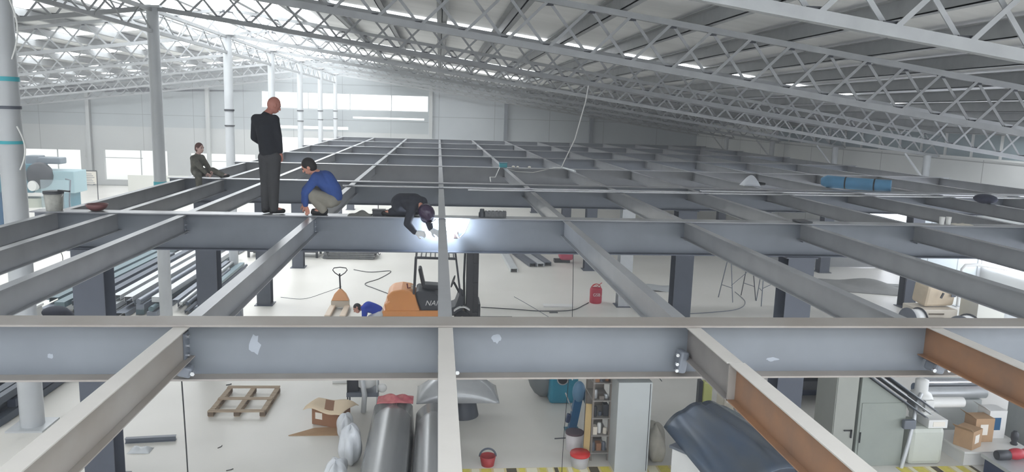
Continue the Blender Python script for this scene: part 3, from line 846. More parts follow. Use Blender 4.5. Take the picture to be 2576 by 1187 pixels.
MB().grid(lambda u, v: (0.42 * (u - .5), 0.3 * (v - .5), 0.01 + 0.22 * (math.sin(PI * u) * math.sin(PI * v)) ** 0.6 * (1 + .15 * math.sin(8 * u + 6 * v))), 18, 14).build('hood', mat('weld_glare_white', (240, 244, 250), 0.8), t, solid=0.01)  # white shape stands for a welding glare, put into its colour
MB().tube([(0.18, 0, 0.06), (0.38, 0.02, 0.05)], [0.05, 0.03], 10).build('tool', BLACK, t)
t = thing('work_bag', 'dark blue-grey cloth bundle on a joist at the right edge', 'bag', (11.3, 14.4, ZT - 0.016))
MB().ell((0, 0, 0.09), (0.2, 0.26, 0.1)).ell((0.14, 0.1, 0.07), (0.14, 0.16, 0.08)).build('bundle', mat('bundle_cloth', (64, 68, 84), 0.9, var=0.2, scale=8), t)
# hanging lamp cable over the platform
t = thing('power_cable', 'white power cable hanging from the roof to fourth girder', 'cable', (3.52, 20.95, ZT))
MB().tube([(0.35, -1.4, 2.35), (0.30, -1.35, 1.9), (0.18, -0.7, 0.9), (0.05, 0.1, 0.25), (0.02, 0.4, 0.03), (-0.15, 0.45, 0.03)], 0.014, 8).build('drop', WHITE, t)
MB().tube([(-0.15, 0.45, 0.03), (-0.8, 0.4, -0.12), (-1.3, 0.42, -0.1), (-1.75, 0.46, 0.02)], 0.014, 8).build('swag', WHITE, t)
MB().tube([(-1.75, 0.46, 0.02), (-1.95, -0.5, -0.2), (-2.2, -2.0, -0.08), (-2.35, -4.4, 0.02)], 0.012, 8).build('tail', WHITE, t)
MB().tube([(0.02, 0.4, 0.03), (0.12, 0.3, 0.02), (0.3, -0.3, -0.01)], 0.03, 8).build('splice', GALV, t)
# black cords hanging from girders
def cord(x, y, z1, z0, lab, bow=0.03):
    o = MB().tube([(bow * math.sin(t * 5), bow * 0.5 * math.sin(t * 7), z1 + (z0 - z1) * t) for t in [k / 14 for k in range(15)]], 0.005, 6).build('hanging_cord', BLACK, loc=(x, y, 0))
    tag(o, lab, 'cord')
cord(-1.80, 5.30, ZT - 0.41, 0.0, 'thin black cord hanging from nearest girder at the left', 0.015)
cord(2.04, 10.9, ZT - 0.52, 0.0, 'thin black cord hanging from second girder near the red can')
cord(-5.3, 10.9, ZT - 0.52, 3.0, 'short black cord end hanging at left end of second girder', 0.05)

# ------------------------------------------------------------------ things on the workshop floor
# forklift, driving to the right
fk = thing('forklift', 'orange and black forklift truck with black mast standing on the floor', 'forklift', (-0.12, 19.5, 0))
X0 = 0.2  # local x = world x + 0.2
def hull(mb, prof, y0, y1, inset=0.0, n=1):
    """side profile [(x, z)] swept in y"""
    k = len(prof)
    v = [(x, y0, z) for x, z in prof] + [(x, y1, z) for x, z in prof]
    f = [(i, (i + 1) % k, k + (i + 1) % k, k + i) for i in range(k)]
    return mb.add(v, f + [tuple(range(k))[::-1], tuple(range(k, 2 * k))])
hull(MB(), [(-1.18, 0.42), (-1.22, 0.62), (-1.12, 0.72), (-1.16, 0.84), (-1.02, 0.98), (-0.78, 1.02), (-0.52, 0.98), (-0.42, 0.86), (-0.38, 0.70), (-0.28, 0.42)], -0.5, 0.5).build('counterweight', ORANGE, fk, bevel=0.05)
hull(MB(), [(-1.26, 0.30), (-1.28, 0.44), (-1.2, 0.47), (0.42, 0.47), (0.46, 0.30)], -0.53, 0.53).build('chassis', ORANGE, fk, bevel=0.03)
hull(MB(), [(-0.42, 0.92), (-0.36, 0.98), (0.10, 0.92), (0.18, 0.84), (0.24, 0.46), (-0.27, 0.46), (-0.36, 0.72)], -0.47, 0.47).build('battery_cover', DARK, fk, bevel=0.03)
seat = MB().obox((-0.02, 0, 1.02), (0.46, 0.44, 0.13), (0, 0.06, 0)).build('seat', BLACK, fk, bevel=0.04)
MB().obox((-0.27, 0, 1.28), (0.09, 0.42, 0.5), (0, -0.22, 0)).build('seat_back', BLACK, fk, bevel=0.04)
mb = MB()
for y in (-0.45, 0.45):
    mb.bar((-0.46, y, 0.9), (-0.42, y, 1.86), 0.09, 0.05, up=(1, 0, 0)); mb.bar((-0.44, y, 1.86), (0.62, y, 1.84), 0.05, 0.06); mb.bar((0.62, y, 1.84), (0.80, y, 0.5), 0.05, 0.05, up=(1, 0, 0))
for k in range(9):
    mb.bar((-0.40 + 0.12 * k, -0.45, 1.85), (-0.40 + 0.12 * k, 0.45, 1.85), 0.03, 0.03)
mb.build('overhead_guard', DARK, fk)
mb = MB()
for y in (-0.32, 0.32):
    mb.box(0.92, 1.08, y - 0.05, y + 0.05, 0.08, 2.25); mb.box(1.10, 1.22, y * 0.8 - 0.04, y * 0.8 + 0.04, 0.08, 2.15)
for z in (0.3, 1.1, 1.62, 2.15): mb.box(0.94, 1.2, -0.36, 0.36, z, z + 0.08)
mb.build('mast', mat('mast_black', (44, 42, 42), 0.5), fk)
MB().tube([(0.86, -0.25, 0.6), (0.84, -0.27, 1.3), (0.86, -0.25, 2.0)], 0.03, 8).build('lift_hose', BLACK, fk)
MB().box(1.22, 1.28, -0.4, 0.4, 0.1, 0.62).build('carriage', BLACK, fk)
for y in (-0.25, 0.25):
    MB().box(1.28, 2.2, y - 0.06, y + 0.06, 0.06, 0.1).build('fork', DARK, fk)
MB().lathe((0.50, 0, 0), [(0.14, 0), (0.14, 0.02)], 3).v
MB().tube([(0.78, 0, 0.75), (0.58, 0, 1.12)], 0.03, 8).build('steering_column', BLACK, fk)
MB().tube([(0.56 + 0.10 * math.cos(a) * 0.5, 0.17 * math.sin(a), 1.14 + 0.15 * math.cos(a)) for a in [2 * PI * k / 16 for k in range(17)]], 0.014, 8).build('steering_wheel', BLACK, fk)
hull(MB(), [(0.46, 0.30), (0.80, 0.30), (0.86, 0.80), (0.74, 0.90), (0.62, 0.55), (0.46, 0.50)], -0.40, 0.40).build('front_cowl', DARK, fk, bevel=0.03)
MB().grid(lambda u, v: (0.58 + 0.42 * u, -0.55 + 0.2 * v, 0.42 + 0.16 * math.sin(PI * (0.1 + 0.75 * u))), 12, 3).build('mudguard', WHITE, fk, solid=0.02)
for x, y in ((0.80, -0.45), (0.80, 0.45), (-0.85, 0.0)):
    wh = MB().lathe((x, y, 0.22), [(0.05, -0.1), (0.2, -0.09), (0.22, -0.06), (0.22, 0.06), (0.2, 0.09), (0.05, 0.1)], 24, 'Y').build('wheel', RUBBER, fk)
    MB().lathe((x, y, 0.22), [(0.11, -0.105), (0.11, 0.105)], 16, 'Y').build('hub', CREAM, wh)
MB().tube([(-0.55, -0.3, 1.03), (-0.62, -0.3, 1.02), (-0.64, -0.3, 1.14)], 0.02, 6).build('tow_catch', mat('dark_red', (110, 30, 34), 0.5), fk)
MB().box(-0.53, -0.48, -0.34, -0.28, 1.0, 1.1).build('tail_lamp', CREAM, fk)
text('lettering', 'NAN', 0.19, (-0.17, -0.476, 0.60), fk, WHITE, 0.3)

# pallet jack
pj = thing('pallet_jack', 'orange hand pallet jack with black loop handle standing upright', 'pallet jack', (-2.7, 21.0, 0))
MB().add([(-0.24, -0.12, 0.24), (0.24, -0.12, 0.24), (0.16, -0.1, 0.42), (0.03, -0.06, 0.56), (-0.03, -0.06, 0.56), (-0.16, -0.1, 0.42)] + [(-0.24, 0.08, 0.24), (0.24, 0.08, 0.24), (0.16, 0.06, 0.42), (0.03, 0.03, 0.56), (-0.03, 0.03, 0.56), (-0.16, 0.06, 0.42)],
    [(0, 1, 2, 3, 4, 5), (11, 10, 9, 8, 7, 6), (0, 6, 7, 1), (1, 7, 8, 2), (2, 8, 9, 3), (3, 9, 10, 4), (4, 10, 11, 5), (5, 11, 6, 0)]).build('pump_housing', mat('light_orange', (240, 178, 124), 0.45), pj, bevel=0.01)
MB().box(-0.25, 0.25, -0.13, 0.09, 0.05, 0.235).build('frame', CREAM, pj, bevel=0.01)
for x in (-0.2, 0.2):
    fo = MB().box(x - 0.08, x + 0.08, -1.2, -0.1, 0.05, 0.12).build('fork', mat('cream_fork', (226, 208, 186), 0.5), pj, bevel=0.02)
    MB().lathe((x, -1.05, 0.045), [(0.04, -0.04), (0.04, 0.04)], 12, 'X').build('roller', BLACK, fo)
MB().tube([(0, 0, 0.5), (-0.02, 0, 1.0)], 0.022, 8).build('shaft', BLACK, pj)
MB().tube([(0.0, 0, 0.93), (0.13, 0, 1.02), (0.19, 0, 1.10), (0.16, 0, 1.16), (0, 0, 1.18), (-0.17, 0, 1.16), (-0.21, 0, 1.10), (-0.15, 0, 1.02), (-0.02, 0, 0.93)], 0.014, 8).build('loop_handle', BLACK, pj)
for x in (-0.15, 0.15):
    MB().lathe((x, 0.1, 0.09), [(0.09, -0.03), (0.09, 0.03)], 16, 'X').build('wheel', BLACK, pj)

# pallet lying flat
pl = thing('wooden_pallet', 'open wooden pallet frame with four openings lying on the floor', 'pallet', (-3.57, 13.9, 0), -0.02)
def sk(x): return x
for k, (a, b) in enumerate([((-0.5, -0.6), (0.5, -0.6)), ((-0.5, 0), (0.5, 0)), ((-0.5, 0.6), (0.5, 0.6))]):
    MB().bar((a[0], a[1], 0.115), (b[0], b[1], 0.115), 0.1, 0.02).build('top_board', WOOD, pl)
for x in (-0.46, 0, 0.46):
    MB().bar((x, -0.6, 0.095), (x, 0.6, 0.095), 0.09, 0.02).build('stringer', WOOD, pl)
    for y in (-0.55, 0, 0.55):
        MB().box(x - 0.05, x + 0.05, y - 0.06, y + 0.06, 0.02, 0.085).build('block', mat('dark_wood', (112, 96, 80), 0.9), pl)
    MB().bar((x, -0.6, 0.012), (x, 0.6, 0.012), 0.09, 0.02).build('bottom_board', WOOD, pl)

# carton with paper
ct = thing('carton', 'brown cardboard carton with cream paper draped over its top', 'carton', (-1.85, 13.0, 0), -0.42)
MB().box(-0.27, 0.27, -0.2, 0.2, 0.01, 0.33).build('box', CARD_D, ct)
MB().grid(lambda u, v: (0.78 * (u - .5), 0.6 * (v - .5), 0.35 + 0.03 * math.sin(7 * u + 3 * v) - 0.10 * max(0, abs(u - .5) * 2 - 0.72) - 0.1 * max(0, abs(v - .5) * 2 - 0.7)), 18, 14).build('paper_cover', mat('cream_paper', (226, 206, 176), 0.9), ct, solid=0.006)
MB().box(-0.2, -0.06, -0.203, -0.2, 0.12, 0.24).build('shipping_label', PAPER, ct)
o = MB().add([(-0.5, -0.1, 0), (0.45, -0.12, 0), (0.5, 0.25, 0.0), (-0.1, 0.2, 0), (-0.5, -0.1, 0.012), (0.45, -0.12, 0.012), (0.5, 0.25, 0.012), (-0.1, 0.2, 0.012)], [(3, 2, 1, 0), (4, 5, 6, 7), (0, 1, 5, 4), (1, 2, 6, 5), (2, 3, 7, 6), (3, 0, 4, 7)]).build('cardboard_flap', CARD, loc=(-2.0, 12.55, 0.001))
tag(o, 'flat cardboard piece on the floor in front of the brown carton', 'cardboard')
o = MB().ibeam((0, 0, 0.09), (0.78, 0.08, 0.09), 0.085, 0.08, 0.01, 0.01).build('steel_offcut', STEEL, loc=(-5.1, 12.25, 0.0))
tag(o, 'short grey steel offcut on the floor right of left column', 'steel offcut')
o = MB().grid(lambda u, v: (0.35 * (u - .5), 0.22 * (v - .5), 0.004 + 0.09 * (math.sin(PI * u) * math.sin(PI * v)) * (1 + .4 * math.sin(9 * u))), 12, 10).build('plastic_scrap', PLASTIC, loc=(-4.75, 11.95, 0), solid=0.004)
tag(o, 'crumpled clear plastic scrap beside the steel offcut on the floor', 'plastic')
for i, (x, y, r) in enumerate([(-3.3 - .9, 14.9, 0.3), (-3.55, 12.0, 0.8), (-3.2, 11.2, 0.2)]):
    o = MB().tube([(0, 0, 0.006), (0.07, 0.01, 0.006), (0.1, 0.04, 0.006)], 0.006 if i else 0.012, 6).build('debris_bit', BLACK, loc=(x, y, 0), rotz=r)
    tag(o, 'tiny black scrap on the open floor, %s from the back' % ORD[i], 'scrap', 'scraps on the floor near the pallet')

# steel stock piles
def pile(x0, y0, x1, y1, n, wid, hgt, lab, seed, mats, grp):
    rnd = random.Random(seed)
    d = Vector((x1 - x0, y1 - y0, 0)); L = d.length; a = math.atan2(d.y, d.x)
    side = Vector((-math.sin(a), math.cos(a), 0))
    per = max(3, int(n / 3))
    for i in range(n):
        layer = i // per; j = i % per
        off = (j + 0.5) / per * wid - wid / 2 + rnd.uniform(-.03, .03)
        ln = L * rnd.uniform(0.75, 1.0)
        s = rnd.uniform(0, L - ln)
        sz = wid / per * rnd.uniform(0.55, 0.8)
        hh = hgt / 3 * 0.86
        z = 0.01 + layer * hgt / 3 + hh / 2
        p = Vector((x0, y0, 0)) + side * off + d.normalized() * s
        mb = MB(); kind = rnd.random()
        if kind < 0.45:     # C channel
            mb.obox((ln / 2, 0, z + hh / 2 - 0.006), (ln, sz, 0.012)); mb.obox((ln / 2, -sz / 2 + 0.006, z), (ln, 0.012, hh - 0.024)); mb.obox((ln / 2, sz / 2 - 0.006, z), (ln, 0.012, hh - 0.024))
        elif kind < 0.75:   # box tube
            mb.obox((ln / 2, 0, z), (ln, sz, hh))
        else:
            mb.tube([(0, 0, z), (ln, 0, z)], min(hh, sz) / 2, 10)
        o = mb.build('steel_profile', mats[rnd.randrange(len(mats))], loc=tuple(p), rotz=a + rnd.uniform(-.004, .004))
        tag(o, lab % (ORD[min(j, 19)], ('bottom', 'middle', 'top')[min(2, layer)]), 'steel profile', grp)
mm = [mat('stock_grey', (120, 126, 136), 0.4, 0.3, var=0.12), mat('stock_dark', (72, 80, 92), 0.45, 0.2, var=0.12), GALV, mat('stock_teal', (92, 112, 118), 0.45, 0.2)]
pile(-8.9, 19.6, -8.8, 28.0, 27, 3.2, 0.5, 'long steel profile in the big stock stack, %s from right, %s layer', 3, mm, 'steel profiles in the big floor stack')
pile(-6.75, 20.2, -6.85, 26.0, 12, 0.8, 0.35, 'steel profile in the stack behind second round column, %s from right, %s layer', 5, mm, 'steel profiles behind the second round column')
md = [mat('stock_dark', (72, 80, 92), 0.45), mat('stock_navy', (52, 62, 80), 0.4, 0.3, var=0.2)]
pile(-8.15, 12.9, -8.05, 18.0, 21, 1.5, 0.5, 'dark long steel tube in stack at the left edge, %s from right, %s layer', 8, md, 'dark tubes in the stack at the left edge')
pile(-7.9, 28.7, -7.7, 33.5, 6, 0.9, 0.35, 'bent pale sheet profile in the far left stack, %s from right, %s layer', 9, [GALV, mat('stock_grey', (120, 126, 136))], 'sheet profiles in the far left stack')
o = MB().ibeam((0, 0, 0.58), (1.9, 0.3, 0.62), 0.55, 0.2, 0.02, 0.02).build('girder_offcut', DARK, loc=(-11.2, 28.6, 0))
tag(o, 'short dark girder piece lying beyond the big steel stack', 'girder piece')
bx = thing('white_crate', 'white box crate beside the big steel stack at left', 'crate', (-9.75, 18.2, 0))
MB().box(-0.3, 0.35, -0.25, 0.25, 0.01, 0.72).build('body', WHITE, bx, bevel=0.03)
MB().box(-0.32, 0.37, -0.27, 0.27, 0.72, 0.78).build('lid', WHITE, bx, bevel=0.01)
jk = MB().ell((0, 0, 0.62), (0.3, 0.26, 0.14)).ell((0.22, 0.05, 0.36), (0.22, 0.2, 0.3)).ell((0.1, 0, 0.2), (0.3, 0.25, 0.2)).build('dark_jacket', mat('black_blue_cloth', (30, 34, 46), 0.9, var=0.3, scale=10), loc=(-9.0, 18.2, 0.0), remesh=0.03)
tag(jk, 'dark blue-black jacket heap beside the white crate', 'jacket')
o = MB().grid(lambda u, v: (1.0 * (u - .5), 0.5 * (v - .5), 0.02 + 0.16 * math.sin(PI * u) * math.sin(PI * v) * (1 + 0.3 * math.sin(11 * u + 6 * v))), 18, 12).build('plastic_sheet', WHITE, loc=(-8.0, 19.2, 0), solid=0.01)
tag(o, 'white crumpled plastic sheet on the floor before the steel stack', 'plastic sheet')
bx = thing('work_table', 'dark low table with white covered sheets on it, at the back left', 'table', (-5.9, 28.7, 0))
MB().box(-1.2, 1.5, -0.5, 0.6, 0.62, 0.7).build('table_top', DARK, bx)
for x in (-1.1, 1.4):
    for y in (-0.4, 0.5): MB().box(x - .04, x + .04, y - .04, y + .04, 0, 0.62).build('leg', DARK, bx)
MB().box(-1.1, 1.4, -0.4, 0.5, 0.2, 0.26).build('shelf', DARK, bx)
o = MB().grid(lambda u, v: (2.5 * (u - .5) + .15, 1.0 * (v - .5), 0.72 + 0.20 * (math.sin(PI * u) * math.sin(PI * v)) ** .5), 18, 10).build('dust_sheet', WHITE, loc=(-5.9, 28.7, 0), solid=0.01)
tag(o, 'white dust sheet heaped on the dark low table', 'sheet')
bx = thing('slab_stack', 'stack of dark flat slabs on the floor behind the pallet jack', 'slabs', (-3.3, 28.6, 0), -0.05)
for k in range(4):
    MB().obox((0.05 * (k % 2), 0, 0.05 + 0.07 * k), (1.9, 1.0, 0.06), (0, 0, 0.03 * k)).build('slab', mat('slab_grey', (96, 98, 100), 0.8, rgb2=(128, 128, 126), scale=9), bx)
o = MB().box(-0.1, 0.1, -0.1, 0.1, 0, 0.42).build('junction_box', STEEL, loc=(-5.15, 19.6, 0), bevel=0.01)
tag(o, 'small grey steel box standing on the floor under the left joist', 'box')
# pendant hooks
for i, (x, y, z0) in enumerate([(-3.57, 26.0, 1.2), (-3.57, 24.6, 1.1), (-1.77, 22.6, 1.55)]):
    t = thing('pendant_hook', 'small hook block on a black cord hanging under the platform, %s from left' % ORD[i], 'hook', (x, y, 0), 0, 'hook blocks hanging under the platform')
    MB().tube([(0, 0, z0), (0, 0, ZT - 0.27)], 0.014, 6).build('cord', BLACK, t)
    MB().box(-0.05, 0.05, -0.04, 0.04, z0 - 0.2, z0).build('block', DARK, t, bevel=0.02)
    MB().tube([(0, 0, z0 - 0.2), (0, 0, z0 - 0.27), (0.04, 0, z0 - 0.31), (0.07, 0, z0 - 0.27)], 0.014, 6).build('hook', DARK, t)
def floorcable(pts, lab, r=0.012, m=None):
    P = [Vector((x, y, r + 0.001)) for x, y in pts]
    Q = []
    for i in range(len(P) - 1):
        p0, p1, p2, p3 = P[max(0, i - 1)], P[i], P[i + 1], P[min(len(P) - 1, i + 2)]
        for k in range(8):
            t = k / 8
            Q.append(0.5 * ((2 * p1) + (p2 - p0) * t + (2 * p0 - 5 * p1 + 4 * p2 - p3) * t * t + (3 * p1 - p0 - 3 * p2 + p3) * t ** 3))
    Q.append(P[-1])
    tag(MB().tube(Q, r, 6).build('floor_cable', m or DARK), lab, 'cable')
floorcable([(-2.9, 26.2), (-2.3, 25.8), (-1.6, 26.0), (-1.9, 24.8), (-2.3, 24.0), (-1.9, 23.3), (-1.3, 22.4), (-0.9, 21.4), (-0.75, 20.7)], 'dark cable winding on the floor behind the forklift')
floorcable([(1.3, 21.1), (2.2, 20.9), (3.0, 20.7), (3.9, 20.8), (4.4, 21.4), (4.6, 21.7)], 'dark cable curving across the floor toward the red can')
floorcable([(2.4, 22.4), (2.8, 21.2), (3.1, 20.2), (3.3, 19.6)], 'thin grey cable crossing the floor near the flat strip', 0.008, STEEL)
floorcable([(7.0, 20.4), (8.0, 20.6), (9.0, 21.0), (9.6, 21.9), (9.8, 23.2)], 'grey cable curving round the trestle legs', 0.012, STEEL)
floorcable([(-4.6, 22.2), (-3.9, 22.0), (-3.4, 22.8), (-3.0, 23.6)], 'thin grey cable on the floor left of the pallet jack', 0.006, STEEL)
o = MB().box(-0.45, 0.45, -0.14, 0.14, 0, 0.04).build('flat_strip', WHITE, loc=(3.6, 21.3, 0), bevel=0.01)
tag(o, 'flat white board lying on the floor left of the red can', 'board')
o = MB().box(-0.12, 0.12, -0.03, 0.03, 0, 0.02).build('dark_tag', DARK, loc=(3.35, 20.55, 0), rotz=0.05)
tag(o, 'small dark plate on the floor by the cable crossing', 'plate')
# red can
rc = thing('red_canister', 'red ribbed canister with white lettering on the floor by grey column', 'canister', (4.82, 21.75, 0))
MB().lathe((0, 0, 0), [(0.17, 0), (0.185, 0.03), (0.185, 0.2), (0.178, 0.22), (0.185, 0.24), (0.185, 0.42), (0.165, 0.46), (0.05, 0.47)], 24).build('body', mat('crimson', (178, 36, 60), 0.45, var=0.08), rc)
MB().tube([(0.14 * math.cos(a), 0, 0.46 + 0.12 * math.sin(a)) for a in [PI * k / 10 for k in range(11)]], 0.014, 6).build('bail_handle', RED, rc)
MB().tube([(-0.15, 0.02, 0.48), (-0.05, -0.03, 0.56), (0.05, 0.03, 0.5), (0.17, 0, 0.62)], 0.012, 6).build('spout_hose', RED, rc)
text('lettering', 'GSB', 0.13, (-0.13, -0.192, 0.24), rc, WHITE)
# channels on the floor
for i, (x, y, L, a) in enumerate([(2.75, 26.0, 4.2, PI / 2 + 0.02), (3.55, 27.0, 4.5, PI / 2 + 0.16), (3.85, 27.0, 4.5, PI / 2 + 0.16), (4.15, 27.2, 4.2, PI / 2 + 0.14)]):
    mb = MB().obox((L / 2, 0, 0.14), (L, 0.26, 0.02)).obox((L / 2, -0.12, 0.07), (L, 0.02, 0.12)).obox((L / 2, 0.12, 0.07), (L, 0.02, 0.12))
    o = mb.build('steel_channel', [GALV, STEEL_D, GALV, STEEL][i], loc=(x, y, 0), rotz=a)
    tag(o, 'long steel channel lying on the floor under the platform, %s from the left' % ORD[i], 'channel', 'steel channels lying on the floor')
o = thing('steel_rack', 'pale flat rack resting across the steel channels', 'rack', (3.2, 30.3, 0.155))
MB().box(-1.1, 1.3, -0.4, 0.4, 0.0, 0.06).build('tray', GALV, o)
for k in range(5): MB().box(0.4 + k * 0.12, 0.46 + k * 0.12, -0.42, 0.42, 0.06, 0.16).build('clip', BLACK, o)
o = thing('red_machine', 'red machine casing with black foot behind the grey column', 'machine', (5.0, 28.0, 0))
MB().box(-0.3, 0.2, -0.3, 0.3, 0.12, 1.3).build('casing', mat('dull_red', (182, 70, 92), 0.5), o, bevel=0.08)
MB().box(-0.5, 0.1, -0.15, 0.15, 0, 0.12).build('foot', BLACK, o)
# trestles
def trestle(x, y, rz, lab, h=1.5, wd=0.9):
    t = thing('trestle', lab, 'trestle', (x, y, 0), rz, 'thin steel trestles')
    for q in (-1, 1):
        for p in (-1, 1):
            MB().tube([(q * wd / 2, p * 0.35, 0), (q * wd / 2 * 0.9, p * 0.05, h)], 0.016, 6).build('leg', DARK if q > 0 else STEEL, t)
        MB().tube([(q * wd * .48, -0.25, h * .3), (q * wd * .48, 0.25, h * .3)], 0.012, 6).build('brace', STEEL, t)
    MB().tube([(-wd / 2 * .9, 0, h), (wd / 2 * .9, 0, h)], 0.02, 8).build('top_rail', STEEL, t)
    MB().tube([(-wd / 2 * .95, -0.2, h * .35), (wd / 2 * .95, -0.2, h * .75)], 0.01, 6).build('diagonal', STEEL, t)
trestle(9.5, 22.3, 0.3, 'thin steel trestle under the platform, left one of two', 1.45, 0.9)
trestle(10.5, 21.6, -0.2, 'thin steel trestle under the platform, right one of two', 1.5, 1.1)
o = MB().grid(lambda u, v: (1.4 * (u - .5), 0.9 * (v - .5), 0.01 + 0.06 * math.sin(4 * u + 3 * v) ** 2), 14, 10).build('floor_rag', GALV, loc=(7.2, 23.6, 0), solid=0.01)
tag(o, 'pale flat plastic sheet on the floor behind the middle column', 'sheet')
# grey tarp at the right
o = MB().grid(lambda u, v: (2.6 * (u - .5) + 0.5 * v, 1.9 * (v - .5) - 0.9 * u, 0.02 + 0.20 * (math.sin(PI * u) * math.sin(PI * v)) * (1 + 0.5 * math.sin(9 * u + 5 * v))), 26, 18).build('grey_tarpaulin', mat('grey_tarp', (136, 136, 132), 0.8, var=0.12, scale=2), loc=(14.6, 24.4, 0), solid=0.015)
tag(o, 'crumpled grey tarpaulin spread on the floor at the right', 'tarpaulin')
tg = thing('low_partition', 'grey low partition panel standing behind the grey tarpaulin', 'partition', (14.9, 27.4, 0))
MB().box(-2.3, 2.6, -0.05, 0.05, 0.05, 1.9).build('panel', mat('partition_grey', (142, 143, 142), 0.7, var=0.05), tg)
for x in (-2.2, 0, 2.5): MB().box(x - .06, x + .06, -0.3, 0.3, 0, 0.05).build('foot', STEEL, tg)
for i, x in enumerate((13.2, 13.45)):
    o = MB().bar((0, 0, 0), (0.12, 0.5, 1.75), 0.09, 0.05).build('leaning_board', WHITE, loc=(x, 26.7, 0))
    tag(o, 'narrow white board leaning on the low partition, %s one' % ('left', 'right')[i], 'board', 'boards leaning on the low partition')
floorcable([(15.2, 24.6), (15.6, 24.4), (16.2, 24.0)], 'pale hose end beside the grey tarpaulin', 0.03, GALV)
pn = thing('partition_panel', 'tall white-blue panelled partition at the right edge', 'partition', (17.3, 23.4, 0))
MB().box(-1.1, 1.1, -0.05, 0.05, 0.03, 2.5).build('panel', seams('partition_white', (206, 214, 216), 1.1, 40), pn)
MB().box(-1.15, -1.05, -0.08, 0.08, 0, 2.55).build('post', GALV, pn)
MB().box(1.05, 1.15, -0.08, 0.08, 0, 2.55).build('post', GALV, pn)
hp = thing('handrail', 'bent white tubular handrail in front of the panelled partition', 'handrail', (16.4, 21.5, 0))
MB().tube([(0, 0, 0), (0, 0, 1.2), (0.1, 0, 1.32), (0.5, 0, 1.34), (1.6, 0, 1.2)], 0.05, 10).build('tube_rail', WHITE, hp)
MB().box(-0.12, 0.12, -0.12, 0.12, 0, 0.02).build('foot_plate', GALV, hp)
# cream machine with two white reels
cm = thing('reel_machine', 'cream machine box with vents, front one by two white reels', 'machine', (13.55, 19.1, 0))
MB().box(-0.35, 0.75, -0.4, 0.4, 0.0, 0.62).build('cabinet', CREAM, cm, bevel=0.02)
MB().obox((0.35, 0.1, 0.98), (0.95, 0.55, 0.62), (0.15, 0.0, 0.1)).build('hood', mat('tan_cloth', (206, 190, 164), 0.8, var=0.06), cm, bevel=0.08)
for k in range(4): MB().box(-0.1, 0.35, -0.41, -0.4, 0.12 + k * 0.12, 0.16 + k * 0.12).build('vent_slot', mat('vent_dark', (112, 100, 84), 0.7), cm)
MB().obox((0.3, -0.31, 1.0), (0.05, 0.03, 0.16), (0.15, 0.3, 0.1)).build('handle', DARK, cm)
MB().obox((0.72, -0.2, 1.0), (0.14, 0.02, 0.14), (0.15, 0, 0.1)).build('control_plate', STEEL, cm)
def reel(x, y, z, r, wd, lab, rz):
    t = thing('film_reel', lab, 'reel', (x, y, z), rz, 'white reels by the cream machine')
    MB().lathe((0, 0, 0), [(0.05, -wd / 2), (r, -wd / 2), (r, wd / 2), (0.05, wd / 2)], 28, 'X').build('roll', WHITE, t)
    for q in (-1, 1):
        MB().lathe((q * (wd / 2 + 0.012), 0, 0), [(0.04, -0.01), (r * 1.15, -0.01), (r * 1.15, 0.01), (0.04, 0.01)], 28, 'X').build('flange', DARK if q > 0 else STEEL, t)
    MB().lathe((wd / 2 + 0.03, 0, 0), [(0.05, 0), (0.05, 0.05)], 12, 'X').build('hub', RED if False else BLACK, t)
    return t
reel(12.95, 18.6, 0.36, 0.30, 0.34, 'white reel at the left side of the cream machine', 0.15)
reel(14.0, 18.0, 0.34, 0.29, 0.42, 'white reel with dark flange in front of the cream machine', 0.5)
wb = thing('white_cabinet', 'white square cabinet with pink top right of the reels', 'cabinet', (15.0, 18.7, 0))
MB().box(-0.4, 0.4, -0.35, 0.35, 0.0, 0.95).build('body', mat('offwhite', (216, 216, 206), 0.5), wb, bevel=0.01)
MB().box(-0.4, 0.4, -0.35, 0.35, 0.95, 1.0).build('top', mat('pink_top', (196, 118, 132), 0.6), wb)
o = MB().ell((0.0, 0, 0.6), (0.45, 0.35, 0.6)).build('plastic_cover', mat('grey_white_plastic', (198, 202, 204), 0.35), loc=(16.0, 19.1, 0), remesh=0.03)
tag(o, 'grey-white plastic covered bundle right of the white cabinet', 'bundle')
o = MB().box(-0.09, 0.09, -0.05, 0.05, 0, 0.5).build('white_block', WHITE, loc=(10.2, 17.8, 0), bevel=0.03)
tag(o, 'upright white block on the floor between the platform columns', 'block')
o = MB().add([(0, 0, 0), (0.45, 0.05, 0), (0.4, 0.2, 0), (0.05, 0.2, 0.0), (0.02, 0.1, 0.28)], [(3, 2, 1, 0), (0, 1, 4), (1, 2, 4), (2, 3, 4), (3, 0, 4)]).build('black_wedge', BLACK, loc=(10.35, 17.8, 0.0))
tag(o, 'small black wedge beside the upright white block', 'wedge')
